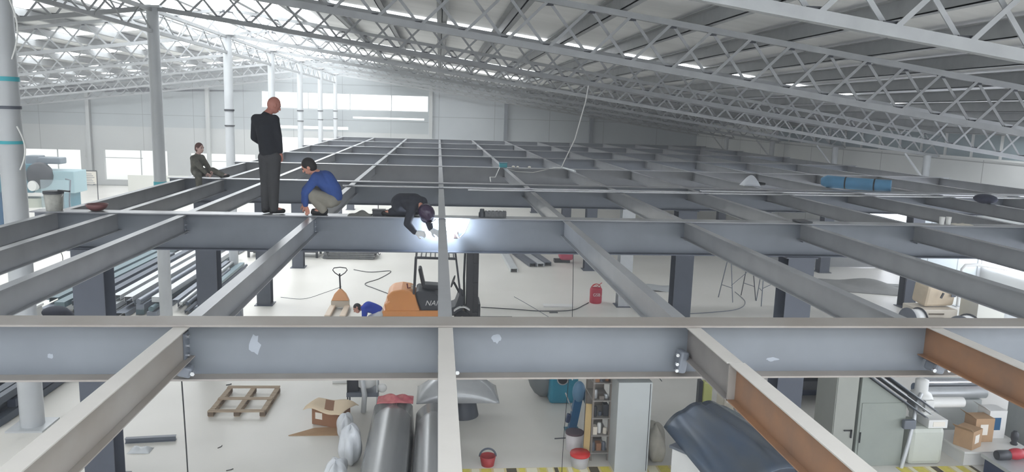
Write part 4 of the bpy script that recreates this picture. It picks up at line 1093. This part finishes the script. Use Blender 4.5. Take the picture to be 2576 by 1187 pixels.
# machine shop at the far left
def mach(x, y):
    t = thing('plate_machine', 'big pale teal machine on legs with dark motor, by far left windows', 'machine', (x, y, 0))
    t.scale = (1.1, 1, 1.36)
    for q in (-1.6, -1.1, 1.0, 1.45): MB().box(q - .12, q + .12, -0.5, 0.5, 0, 1.2).build('leg', BLUE if q < 0 else TEAL_P, t, bevel=0.03)
    MB().box(-1.8, 0.3, -0.7, 0.7, 1.2, 2.1).build('beam_body', TEAL_P, t, bevel=0.03)
    MB().box(0.3, 1.8, -0.6, 0.6, 1.2, 1.9).build('table_body', mat('faded_teal', (150, 178, 184), 0.5), t, bevel=0.03)
    MB().ell((0.55, -0.6, 1.75), (0.5, 0.4, 0.42)).build('motor', DARK, t)
    MB().lathe((0.45, -1.0, 1.45), [(0.16, -0.1), (0.16, 0.2)], 14, 'Y').build('spindle', WHITE, t)
    MB().box(0.3, 1.2, -0.3, 0.3, 2.1, 2.3).box(-0.1, 0.4, -0.3, 0.3, 2.0, 2.35).build('gearbox', mat('steel_mid', (120, 130, 138), 0.5), t, bevel=0.04)
    MB().box(-1.8, -1.0, -0.5, 0.5, 2.1, 2.35).box(-1.75, -1.4, -0.4, 0.4, 2.35, 2.7).build('drive_head', DARK, t, bevel=0.04)
    MB().lathe((0, 0, 0.7), [(0.5, 0), (0.5, 0.3)], 16).build('drum', mat('cream_drum', (196, 200, 186), 0.5), t)
    text('lettering', '5TREX2CEB', 0.2, (-1.55, -0.71, 1.72), t, WHITE)
mach(-17.6, 34.5)
t = thing('glass_screen', 'upright bluish clear screen on a bent rod at machine', 'screen', (-15.6, 32.9, 0))
MB().tube([(0.25, 0, 0), (0.2, 0, 1.4), (0.3, 0, 2.3), (0.1, 0, 2.35)], 0.03, 8).build('rod', STEEL, t)
MB().box(-0.9, 0.25, -0.01, 0.01, 1.0, 2.3).build('pane', mat('blue_pane', (196, 214, 220), 0.1, alpha=0.2), t)
t = thing('teal_bin', 'teal storage bin standing at the far left edge', 'bin', (-17.7, 28.6, 0))
MB().box(-0.6, 0.55, -0.4, 0.4, 0.02, 0.62).build('tub', mat('cyan_bin', (74, 168, 184), 0.5), t, bevel=0.05)
MB().box(-0.64, 0.59, -0.44, 0.44, 0.62, 0.69).build('rim', mat('pale_rim', (168, 196, 200), 0.5), t)
t = thing('white_machine', 'tall white machine with dark knobs behind the teal bin', 'machine', (-18.6, 30.4, 0))
MB().box(-0.8, 0.6, -0.4, 0.4, 0, 2.4).build('casing', WHITE, t, bevel=0.08)
MB().box(-0.9, 0.7, -0.5, 0.5, 2.4, 2.55).build('cap', WHITE, t, bevel=0.03)
for k in range(4): MB().lathe((0.05 + 0.15 * k, -0.4, 0.95), [(0.04, -0.08), (0.04, 0)], 10, 'Y').build('knob', BLACK, t)
t = thing('notice_board', 'white notice board in thin black frame near the left windows', 'notice board', (-19.7, 44.0, 0))
t.scale = (0.67, 1, 0.97)
MB().box(-1.0, 1.0, -0.03, 0.03, 1.05, 1.78).build('panel', PAPER, t)
for a, b in (((-1.0, 0.6), (-1.0, 1.8)), ((1.0, 0.0), (1.0, 1.8)), ((-1.0, 1.8), (1.0, 1.8)), ((-1.0, 0.0), (-1.0, 0.6))):
    MB().tube([(a[0], -0.02, a[1]), (b[0], -0.02, b[1])], 0.035, 6).build('frame_bar', BLACK, t)
for q in (-0.5, 0.5):
    mb = MB()
    for k in range(6): mb.box(q - 0.35, q + 0.3 - 0.1 * (k % 3), -0.036, -0.03, 1.1 + k * 0.1, 1.14 + k * 0.1)
    mb.build('printed_lines', mat('grey_ink', (150, 152, 154), 0.8), t)
t = thing('low_wall_panel', 'long low white barrier panel standing before the far left windows', 'barrier', (-15.2, 44.6, 0))
MB().box(-2.4, 2.6, -0.06, 0.06, 0.05, 1.5).build('panel', mat('barrier_white', (216, 216, 208), 0.6), t)
for x in (-2.2, 2.4): MB().box(x - .1, x + .1, -0.4, 0.4, 0, 0.05).build('foot', STEEL, t)

# ---- near floor, lower part of the picture
# sheet-metal ducts running toward the viewer
def vault(name, lab, x0, x1, y0, y1, h, m, humps=1, base=0.0, cat='duct'):
    t = thing(name, lab, cat, ((x0 + x1) / 2, y0, 0))
    wd = x1 - x0; L = y1 - y0
    def fn(u, v):
        hh = base + (h - base) * (abs(math.sin(PI * u * humps)) ** 0.45 if humps > 1 else math.sin(PI * max(0.001, min(0.999, u))) ** 0.5)
        if u in (0.0, 1.0): hh = 0.02
        return (wd * (u - .5), L * v, hh)
    MB().grid(fn, 28, 6).build('curved_sheet', m, t, solid=0.008)
    return t
SH2 = mat('sheet_grey', (134, 135, 134), 0.26, 0.4, var=0.15, scale=0.9, stretch=(5, 0.4, 1))
t = vault('metal_hood', 'long grey curved metal hood on floor, left of the middle joist', -1.08, -0.36, 9.3, 12.65, 0.62, SH2, 1, 0.35)
MB().box(-0.33, 0.33, 0.1, 3.25, 0.0, 0.42).build('body', STEEL, t)
t = vault('metal_hood', 'long grey curved metal hood on floor, directly left of middle joist', -0.34, 0.30, 9.3, 12.4, 0.60, SH2, 1, 0.3)
MB().box(-0.29, 0.29, 0.1, 3.0, 0.0, 0.38).build('body', STEEL, t)
t = thing('flared_cover', 'flared translucent grey cover over dark base behind middle joist', 'cover', (0.62, 13.1, 0))
MB().lathe((-0.1, 0.2, 0), [(0.30, 0.0), (0.24, 0.3), (0.2, 0.42)], 20).build('base', mat('dark_base', (62, 66, 72), 0.5), t)
MB().grid(lambda u, v: (1.5 * (u - .5) - 0.2, 0.9 * (v - .5) + 0.2, 0.40 + 0.42 * (math.sin(PI * u) * math.sin(PI * v)) ** 0.6), 22, 16).build('shell', mat('film_grey', (172, 174, 174), 0.25, 0.2, var=0.1), t, solid=0.01)
o = MB().grid(lambda u, v: (0.62 * (u - .5), 0.34 * (v - .5), 0.0 + 0.05 * math.sin(PI * u) * math.sin(PI * v) * (1.3 + math.sin(12 * u + 7 * v)) - 0.1 * max(0, abs(u - .5) - .38)), 20, 14).build('pink_cloth', PINK, loc=(-0.68, 12.5, 0.63), solid=0.012)
tag(o, 'crumpled pink cloth lying on far end of the metal hood', 'cloth')
t = thing('dust_collector', 'white tank machine with grey pipe on a stand beside the carton', 'machine', (-1.32, 13.7, 0))
MB().lathe((0.02, 0, 0.42), [(0.14, 0), (0.19, 0.04), (0.19, 0.4), (0.14, 0.46), (0.05, 0.48)], 22).build('tank', WHITE, t)
MB().box(-0.32, -0.1, -0.15, 0.15, 0.36, 0.72).build('motor_box', DARK, t, bevel=0.02)
MB().tube([(-0.06, -0.2, 0.98), (-0.04, -0.24, 0.7), (0.02, -0.26, 0.35), (0.0, -0.3, 0.02)], 0.05, 12).build('pipe', GALV, t)
MB().box(-0.32, 0.26, -0.2, 0.2, 0.28, 0.36).build('shelf', STEEL, t)
for x in (-0.3, 0.24):
    for y in (-0.17, 0.17): MB().box(x - .012, x + .012, y - .012, y + .012, 0, 1.0).build('leg', BLACK if x < 0 else GALV, t)
MB().ell((0.33, -0.1, 0.42), (0.09, 0.05, 0.09)).build('gauge', WHITE, t)
MB().lathe((0.04, 0, 0.95), [(0.05, 0), (0.06, 0.1)], 12).build('valve', CHROME, t)
o = MB().bar((0, 0, 0.03), (0.62, 0.05, 0.03), 0.08, 0.05).build('white_bar', WHITE, loc=(-2.1, 15.0, 0))
tag(o, 'short white bar on floor behind the carton', 'bar')
def bagshape(loc, size, lab, seed, m, name='plastic_bag', rz=0, rot=None):
    rnd = random.Random(seed); ph = [rnd.uniform(0, 6) for _ in range(6)]
    mb = MB(); n, k = 28, 20
    v = []; 
    def fn(u, w):
        a = 2 * PI * u; t = PI * w
        r = math.sin(t) ** 0.8 * (1 + 0.13 * math.sin(5 * a + ph[0] + 3 * w) + 0.10 * math.sin(9 * a + ph[1]) * math.sin(6 * w + ph[2]))
        return (size[0] * r * math.cos(a), size[1] * r * math.sin(a), size[2] * (1 - math.cos(t)) / 2 * (1 + 0.06 * math.sin(3 * a + ph[3])))
    mb.grid(fn, n, k)
    o = mb.build(name, m, loc=loc, rotz=rz)
    return tag(o, lab, 'bag')
BAG = mat('bag_plastic', (220, 223, 226), 0.22, var=0.05, bump=0.6, scale=6)
bagshape((-1.32, 11.4, 0.0), (0.17, 0.3, 0.62), 'crumpled glossy white plastic bag beside the metal hood', 3, BAG)
bagshape((-1.45, 10.6, 0.0), (0.17, 0.36, 0.42), 'smooth grey-white plastic bag at bottom edge, left of hood', 7, BAG)
bagshape((-1.52, 12.35, 0.0), (0.13, 0.26, 0.42), 'pale translucent plastic bag between the carton and the metal hood', 9, BAG)
# teal machine, blue stand
t = thing('teal_machine', 'teal rounded machine body with grey back and dark round port', 'machine', (2.5, 14.1, 0))
MB().box(-0.28, 0.3, -0.35, 0.35, 0.0, 0.95).build('casing', TEAL, t, bevel=0.07)
MB().ell((-0.34, 0.12, 0.5), (0.32, 0.4, 0.5)).build('motor_cover', mat('grey_cover', (110, 114, 114), 0.5), t)
MB().lathe((-0.03, -0.36, 0.52), [(0.09, -0.04), (0.1, 0.02)], 18, 'Y').build('port', BLACK, t)
MB().lathe((-0.03, -0.37, 0.52), [(0.1, -0.02), (0.115, -0.02), (0.115, 0.02), (0.1, 0.02)], 18, 'Y').build('port_ring', CHROME, t)
MB().bar((0.16, -0.37, 0.5), (0.16, -0.37, 0.95), 0.02, 0.02, up=(0, 1, 0)).build('trim_strip', WHITE, t)
t = thing('blue_stand', 'blue-grey steel pedestal stand with lever before the teal machine', 'stand', (2.46, 12.55, 0))
MB().prism([(-0.07, -0.06), (0.07, -0.06), (0.07, 0.06), (-0.07, 0.06)], (0, 0, 0.02), (0.1, 0.02, 0.62), up=(0, 1, 0)).build('post', BLUE, t)
MB().box(-0.13, 0.13, -0.1, 0.1, 0, 0.02).build('foot_plate', TEAL_P, t)
MB().ell((0.1, 0.0, 0.72), (0.12, 0.1, 0.2)).build('head', mat('blue_grey_head', (92, 130, 158), 0.4), t)
MB().tube([(-0.16, -0.1, 0.74), (-0.08, -0.1, 0.55), (-0.03, -0.1, 0.4)], 0.012, 8).build('lever', CHROME, t)
MB().obox((-0.08, -0.03, 0.24), (0.07, 0.1, 0.16), (0, 0.2, 0)).build('pedal', NAVY, t, bevel=0.02)
MB().box(0.2, 0.42, -0.08, 0.12, 0.52, 0.74).build('clamp_box', mat('blue_grey_box', (112, 132, 142), 0.4), t, bevel=0.01)
# shelf with clutter
t = thing('tool_rack', 'tall narrow clutter-filled tool rack left of the grey cabinet', 'rack', (2.68, 11.6, 0))
for x in (-0.12, 0.16):
    for y in (-0.25, 0.3): MB().box(x - .015, x + .015, y - .015, y + .015, 0, 1.55).build('post', mat('grey_brown', (120, 112, 104), 0.6), t)
for z in (0.12, 0.42, 0.72, 1.02, 1.32): MB().box(-0.13, 0.17, -0.27, 0.32, z, z + 0.02).build('shelf', mat('shelf_grey', (140, 136, 130), 0.6), t)
MB().box(-0.13, 0.17, 0.29, 0.31, 0.1, 1.5).build('back_panel', mat('panel_greige', (132, 126, 118), 0.7, var=0.1), t)
rnd = random.Random(11)
cl = [STEEL, CREAM, DARK, GALV, CARD_D, WHITE, STEEL_D, mat('grey_brown', (120, 112, 104))]
ki = 0
for si, z in enumerate((0.14, 0.44, 0.74, 1.04, 1.34)):
    for q in range(3):
        x = 2.68 - 0.07 + 0.09 * q; y = 11.6 - 0.16 + rnd.uniform(-.03, .03); hh = rnd.uniform(0.06, 0.2)
        nm, cat = (('tin_can', 'can'), ('parts_box', 'box'), ('glass_jar', 'jar'))[(q + si) % 3]
        mb = MB()
        if nm == 'parts_box': mb.box(-0.04, 0.04, -0.06, 0.06, 0, hh)
        else: mb.lathe((0, 0, 0), [(0.032, 0), (0.035, 0.01), (0.035, hh * .8), (0.025, hh)], 14)
        o = mb.build(nm, cl[(ki * 3 + q) % len(cl)], loc=(x, y, z)); ki += 1
        tag(o, 'small workshop %s on the tool rack, %s shelf from the bottom, %s from left' % (cat, ORD[si], ORD[q]), cat, 'odds and ends on the tool rack')
t = thing('plank', 'narrow yellowish timber plank leaning on the tool rack', 'plank', (2.48, 11.42, 0))
MB().bar((-0.01, -0.12, 0.0), (0.03, 0.0, 0.95), 0.1, 0.025).build('board', mat('yellow_timber', (176, 152, 104), 0.7, var=0.08), t)
# grey cabinet with black folded sheet on top
t = thing('grey_cabinet', 'tall pale grey cabinet under the nearest girder', 'cabinet', (3.12, 11.2, 0))
MB().box(-0.27, 0.27, -0.3, 0.3, 0.0, 1.5).build('body', mat('cabinet_grey', (176, 180, 178), 0.45, var=0.03), t, bevel=0.006)
MB().box(0.235, 0.245, -0.303, -0.30, 0.03, 1.48).build('door_gap', DARK, t)
o = MB().grid(lambda u, v: (0.95 * (u - .5), 0.7 * (v - .5), 0.30 * math.sin(PI * u) ** 0.8), 18, 4).build('bent_sheet', mat('black_sheet', (64, 66, 68), 0.4), loc=(3.08, 11.3, 1.502), solid=0.01)
tag(o, 'black arched sheet resting on top of the pale grey cabinet', 'sheet')
o = MB().grid(lambda u, v: (0.5 * u, 0.12 * (v - .5), 0.0 + 0.25 * math.sin(PI * 0.5 * (1 - u)) ), 12, 3).build('bent_strip', WHITE, loc=(2.55, 11.75, 1.36), solid=0.01)
tag(o, 'bent white plastic strip on top of the tool rack', 'strip')
# red bucket + grey ring
t = bucket((2.34, 11.15, 0), 0.155, 0.22, 'red lidded bucket with pale ring standing before the tool rack', mat('grey_pail', (168, 166, 164), 0.4), RED)
MB().lathe((0, 0, 0), [(0.155, 0.22), (0.155, 0.245), (0.001, 0.25)], 10).build('red_cover', RED, t)
t2 = thing('steel_drum', 'open pale drum with dark rim behind the red bucket', 'drum', (2.36, 11.78, 0))
MB().lathe((0, 0, 0), [(0.13, 0), (0.15, 0.3), (0.14, 0.3), (0.12, 0.02), (0.001, 0.02)], 22).build('shell', mat('pale_shell', (206, 200, 200), 0.4), t2)
MB().lathe((0, 0, 0), [(0.14, 0.29), (0.158, 0.29), (0.158, 0.315), (0.14, 0.315)], 22).build('rim', mat('plum_rim', (84, 66, 72), 0.4), t2)
MB().tube([(-0.15, 0, 0.2), (-0.34, -0.02, 0.2)], 0.01, 6).build('handle', DARK, t2)
t = thing('red_pail', 'red and grey round pail at the bottom edge near the tape', 'pail', (0.86, 11.25, 0))
MB().lathe((0, 0, 0), [(0.10, 0), (0.13, 0.16), (0.12, 0.16), (0.1, 0.01), (0.001, 0.01)], 22).build('shell', mat('deep_red', (158, 48, 50), 0.5), t)
MB().tube([(0.13 * math.cos(a), 0.02, 0.14 + 0.13 * math.sin(a)) for a in [PI * k / 12 for k in range(13)]], 0.016, 8).build('grip', mat('slate_grip', (84, 90, 100), 0.5), t)
# yellow marking tape
def tape(x0, x1, y, lab):
    t = thing('marking_tape', lab, 'tape', ((x0 + x1) / 2, y, 0))
    h = (x1 - x0) / 2
    MB().box(-h, h, -0.25, 0.0, 0.001, 0.004).build('strip', mat('cream_tape', (222, 206, 150), 0.6), t)
    rnd = random.Random(int(x1 * 7)); x = -h; k = 0
    mbs = [MB(), MB(), MB()]
    while x < h - 0.05:
        wd = rnd.uniform(0.06, 0.22)
        mbs[(0, 2, 0, 2, 1)[k % 5]].box(x, min(h, x + wd * 0.8), -0.24, -0.01, 0.004, 0.006); x += wd; k += 1
    for mb, nm, m in zip(mbs, ('yellow_marks', 'dark_marks', 'pale_marks'), (YELLOW, mat('mark_dark', (92, 84, 66), 0.7), mat('mark_pale', (238, 232, 206), 0.7))):
        mb.build(nm, m, t)['kind'] = 'stuff'
tape(0.45, 4.9, 11.12, 'long yellow printed marking tape on the floor, bottom middle')
tape(7.6, 8.95, 10.92, 'short yellow printed marking tape on the floor, bottom right')
# big dark glossy rolled sheet
t = thing('metal_canopy', 'large dark glossy curved sheet with blue shine on the floor', 'metal sheet', (4.7, 10.2, 0), 0.0)
def fn(u, v):
    xl, yl = 3.66 + 0.1 * v, 11.03 - 2.3 * v
    xr, yr = 4.99 + 0.85 * v, 11.39 - 2.3 * v
    return (xl + (xr - xl) * u - 4.7, yl + (yr - yl) * u - 10.2, 0.70 + 0.33 * math.sin(PI * u) ** 0.8 + 0.035 * abs(math.sin(4 * PI * u)))
MB().grid(fn, 26, 16).build('curved_sheet', GLOSS, t, solid=0.012)
for x, y in ((-0.15, 0.9), (0.3, 0.95), (0.0, -0.9), (0.6, -0.9)):
    MB().box(x - .03, x + .03, y - .03, y + .03, 0, 0.9).build('support', STEEL_D, t)
bagshape((3.62, 11.35, 0), (0.16, 0.34, 0.62), 'grey-beige cloth sack hanging together at left of the glossy sheet', 15, mat('beige_sack', (166, 162, 150), 0.85, var=0.12, scale=5, bump=0.4), 'cloth_sack')
t = thing('tool_trolley', 'white tool trolley with blue edge and dark slots, bottom edge', 'trolley', (3.98, 10.35, 0), 0.62)
MB().box(-0.3, 0.38, -0.25, 0.25, 0.05, 0.66).build('body', WHITE, t, bevel=0.01)
MB().box(-0.33, 0.41, -0.28, 0.28, 0.66, 0.70).build('worktop', STEEL, t)
MB().box(-0.33, 0.41, -0.295, -0.28, 0.64, 0.71).build('blue_edge', mat('trolley_blue', (46, 78, 142), 0.4), t)
for k in range(3): MB().box(-0.22, 0.30, -0.262, -0.25, 0.16 + 0.15 * k, 0.26 + 0.15 * k).build('drawer', BLACK, t)
MB().tube([(-0.3 + 0.035 * math.cos(a), -0.2, 0.735 + 0.035 * math.sin(a)) for a in [2 * PI * k / 12 for k in range(13)]], 0.008, 6).build('ring', DARK, t)
t = thing('spray_bottle', 'yellow-green spray container with black strap behind glossy sheet', 'container', (5.0, 12.9, 0.0))
MB().box(-0.04, 0.14, -0.08, 0.08, 0.35, 0.78).build('body', mat('yellow_green', (188, 192, 120), 0.5), t, bevel=0.03)
MB().box(-0.12, -0.05, -0.07, 0.07, 0.3, 0.8).build('strap_plate', DARK, t, bevel=0.01)
MB().box(-0.1, 0.2, -0.1, 0.1, 0.0, 0.35).build('stand', STEEL, t, bevel=0.01)
MB().tube([(0.02, 0, 0.78), (0.0, 0, 0.92), (-0.08, 0, 0.98), (-0.14, 0, 0.9)], 0.012, 8).build('hose', BLACK, t)
t = thing('white_pump', 'pale machine frame with rods between glossy sheet and joist', 'machine', (5.75, 13.2, 0))
MB().box(-0.3, 0.35, -0.2, 0.2, 0.0, 0.5).build('base', CREAM, t, bevel=0.03)
MB().box(-0.1, 0.0, -0.1, 0.1, 0.5, 1.0).build('column', GALV, t)
MB().ell((0.2, 0, 0.65), (0.16, 0.14, 0.18)).build('casting', mat('pale_teal_grey', (176, 190, 186), 0.5), t)
MB().tube([(-0.3, 0, 0.7), (0.4, 0.02, 0.78)], 0.02, 8).build('rod', CHROME, t)
bagshape((5.38, 11.95, 0.42), (0.16, 0.16, 0.36), 'shiny silver foil crumpled behind the glossy sheet', 21, mat('foil', (222, 222, 224), 0.15, 0.8, bump=1.0, scale=7), 'foil_wrap')
st = thing('foil_stand', 'narrow steel stool carrying the silver foil', 'stool', (5.38, 11.95, 0))
MB().box(-0.2, 0.2, -0.15, 0.15, 0.38, 0.42).build('seat', STEEL, st)
for x in (-.17, .17):
    for y in (-.12, .12): MB().box(x - .015, x + .015, y - .015, y + .015, 0, .38).build('leg', STEEL, st)
# blue machine behind
t = thing('blue_press', 'dark blue machine with white paper inside, behind brown joist', 'machine', (7.55, 14.0, 0))
MB().box(-0.45, 0.45, 0.1, 0.4, 0.0, 1.35).build('back', NAVY, t, bevel=0.02)
MB().box(-0.45, -0.33, -0.4, 0.1, 0.0, 1.2).build('side_panel', mat('teal_blue_side', (36, 66, 92), 0.4), t, bevel=0.01)
MB().box(0.33, 0.45, -0.4, 0.1, 0.0, 1.2).build('side_panel', mat('teal_blue_side', (36, 66, 92), 0.4), t, bevel=0.01)
MB().box(-0.45, 0.45, -0.45, 0.1, 1.0, 1.28).build('head', BLUE, t, bevel=0.02)
MB().box(-0.3, 0.3, -0.3, 0.1, 0.28, 0.46).build('bed', DARK, t)
MB().obox((0.08, -0.33, 0.72), (0.26, 0.02, 0.3), (0.1, 0.25, 0)).build('paper_note', WHITE, t)
MB().box(0.1, 0.18, -0.46, -0.45, 1.1, 1.2).build('switch', TEAL_P, t)
MB().grid(lambda u, v: (0.8 * (u - .5), 0.5 * (v - .5) - 0.1, 1.30 + 0.08 * math.sin(PI * u)), 8, 4).build('blue_cover', mat('periwinkle', (120, 148, 196), 0.6), t, solid=0.01)
# cabinets
t = thing('locker', 'narrow pale locker with black lever handle at lower right', 'locker', (6.67, 11.3, 0))
MB().box(-0.19, 0.19, -0.3, 0.3, 0.0, 1.65).build('body', mat('locker_green_grey', (158, 160, 152), 0.5, var=0.03), t, bevel=0.006)
MB().box(-0.175, 0.175, -0.312, -0.30, 0.04, 1.6).build('door', mat('locker_green_grey', (158, 160, 152)), t)
MB().box(0.0, 0.14, -0.335, -0.32, 0.62, 0.64).box(0.12, 0.14, -0.335, -0.312, 0.50, 0.64).build('lever_handle', BLACK, t)
t = thing('locker', 'wide pale green-grey cabinet with sloping top beside the narrow locker', 'cabinet', (7.3, 11.3, 0))
hull(MB(), [(-0.4, 0.0), (0.42, 0.0), (0.42, 1.05), (-0.4, 1.6)], -0.32, 0.32).build('body', mat('cabinet_sage', (146, 152, 144), 0.5, var=0.04), t, bevel=0.006)
MB().box(-0.36, 0.36, -0.332, -0.32, 0.04, 1.1).build('door', mat('cabinet_sage', (146, 152, 144)), t)
MB().box(-0.36, -0.34, -0.345, -0.332, 0.42, 0.6).build('handle', BLACK, t)
t = thing('roof_sheets', 'stacked corrugated grey sheets sloping over the cabinets', 'metal sheets', (7.2, 11.3, 0))
for k in range(3):
    MB().grid(lambda u, v: (-0.25 + 1.1 * u + 0.12 * k, 0.85 * (v - .5) + 0.05 * k, 1.60 - 0.74 * u + 0.03 * k + 0.015 * math.sin(v * 40)), 6, 40).build('sheet', [STEEL, GALV, STEEL_L][k], t, solid=0.006)
# white dust extractor with pipes
t = thing('extractor', 'large white extractor tank with pipes at the lower right', 'machine', (8.12, 11.25, 0))
t.scale = (0.8, 0.8, 0.8)
MB().box(-0.35, 0.42, -0.35, 0.35, 0.0, 0.82).build('tank_body', mat('tank_white', (192, 196, 186), 0.45, var=0.03), t, bevel=0.1)
MB().box(0.0, 0.42, -0.37, 0.3, 0.82, 1.0).build('control_box', WHITE, t, bevel=0.01)
MB().box(0.1, 0.36, -0.378, -0.37, 0.86, 0.96).build('gauge_panel', PAPER, t)
MB().lathe((0.08, 0.1, 1.0), [(0.2, 0), (0.24, 0.1), (0.24, 0.34), (0.2, 0.42), (0.13, 0.46), (0.13, 0.7), (0.05, 0.72)], 24).build('cyclone', WHITE, t)
MB().box(0.0, 0.2, -0.2, -0.1, 1.1, 1.35).build('hatch', WHITE, t, bevel=0.01)
MB().tube([(-0.55, -0.45, 0.0), (-0.42, -0.4, 0.5), (-0.30, -0.32, 1.0), (-0.2, -0.2, 1.3), (-0.02, -0.05, 1.45)], 0.04, 10).build('hose', GALV, t)
MB().box(-0.62, -0.36, -0.5, -0.4, 0.86, 1.05).build('bracket', STEEL, t, bevel=0.02)
MB().lathe((0.3, 0.1, 1.2), [(0.11, 0), (0.11, 0.75)], 20, 'X').build('side_pipe', WHITE, t)
t = thing('pipe_bundle', 'silver ducts lying across behind the white extractor', 'pipes', (8.95, 12.2, 0))
for k, (y, z, r) in enumerate([(0, 0.79, 0.11), (0.25, 0.78, 0.1), (0.12, 0.95, 0.08)]):
    MB().lathe((-0.1, y, z), [(r, 0), (r, 1.2)], 20, 'X').build('duct', CHROME if k else GALV, t)
MB().box(0.0, 1.0, -0.1, 0.4, 0.0, 0.68).build('stand', mat('stand_white', (196, 200, 198), 0.6), t)
o = MB().ell((0, 0, 0.09), (0.12, 0.08, 0.09)).ell((0.1, 0, 0.05), (0.09, 0.06, 0.05)).build('red_glove', mat('glove_red', (206, 66, 78), 0.8), loc=(9.95, 12.3, 1.03), remesh=0.02)
tag(o, 'red glove lying on the end of the silver ducts', 'glove')
for i, (x, y, z, sx, sy, sz, a, lab) in enumerate([(9.0, 11.15, 0.26, 0.32, 0.3, 0.32, 0.5, 'open brown cardboard box with white label, front one of the pair'), (9.38, 11.4, 0.26, 0.34, 0.28, 0.42, 0.0, 'closed brown cardboard box behind the open one'), (9.72, 11.55, 0.26, 0.32, 0.3, 0.5, 0.0, 'white cardboard box with blue print behind the brown boxes')]):
    t = thing('cardboard_box', lab, 'box', (x, y, z), a)
    m = WHITE if i == 2 else CARD
    MB().box(-sx / 2, sx / 2, -sy / 2, sy / 2, 0, sz).build('box', m, t)
    MB().obox((-sx / 2 - 0.05, 0, sz + 0.03), (0.14, sy, 0.006), (0, 0.6, 0)).build('flap', m, t)
    MB().box(-0.08, 0.06, -sy / 2 - 0.003, -sy / 2, sz * 0.3, sz * 0.75).build('label_sheet', PAPER if i != 2 else BLUE, t)
t = thing('parts_bench', 'white bench carrying cardboard boxes at lower right', 'bench', (9.4, 11.35, 0))
MB().box(-0.62, 0.6, -0.45, 0.42, 0.22, 0.258).build('top', WHITE, t)
MB().box(-0.58, 0.55, -0.4, 0.4, 0.0, 0.22).build('base', WHITE, t)
t = thing('red_drill', 'red power tool with black motor on the blue bench', 'power tool', (9.35, 10.5, 0.31))
t.scale = (0.8, 0.8, 0.8)
MB().ell((0, 0, 0.12), (0.2, 0.11, 0.12)).ell((0.2, 0, 0.12), (0.12, 0.1, 0.11)).build('housing', mat('tool_red', (176, 44, 56), 0.4), t, remesh=0.015)
MB().lathe((-0.42, 0, 0.1), [(0.09, 0), (0.1, 0.04), (0.1, 0.26), (0.06, 0.28)], 18, 'X').build('motor', DARK, t)
MB().ell((0.42, 0.0, 0.07), (0.1, 0.08, 0.07)).build('knob', STEEL_D, t)
t = thing('blue_bench', 'dark blue bench with pale top edge at the bottom right corner', 'bench', (9.7, 10.35, 0))
MB().box(-0.75, 1.2, -0.55, 0.40, 0.25, 0.308).build('top', GALV, t)
MB().box(-0.7, 1.1, -0.5, 0.36, 0.0, 0.25).build('body', NAVY, t)
t = thing('valve_stand', 'grey machinery with valves and levers at the right edge', 'machine', (10.5, 11.5, 0))
MB().box(-0.3, 0.4, -0.3, 0.3, 0, 0.95).build('body', mat('machine_grey', (152, 156, 154), 0.5, var=0.08), t, bevel=0.03)
for k in range(6):
    a = k * 1.1
    MB().lathe((-0.2 + 0.1 * k, -0.3, 0.3 + 0.1 * (k * 5 % 7)), [(0.05, -0.12), (0.06, -0.08), (0.03, 0)], 12, 'Y').build('valve', STEEL_D if k % 2 else GALV, t)
MB().tube([(-0.1, -0.2, 0.95), (0.0, -0.25, 1.2), (0.25, -0.2, 1.3), (0.4, -0.1, 1.0)], 0.025, 8).build('pipe', STEEL, t)
t = thing('oil_lantern', 'small dark lantern-shaped lamp beside the cardboard boxes', 'lamp', (9.86, 11.15, 0.26))
MB().lathe((0, 0, 0), [(0.05, 0), (0.06, 0.02), (0.04, 0.05), (0.065, 0.12), (0.06, 0.2), (0.03, 0.24)], 16).build('body', DARK, t)
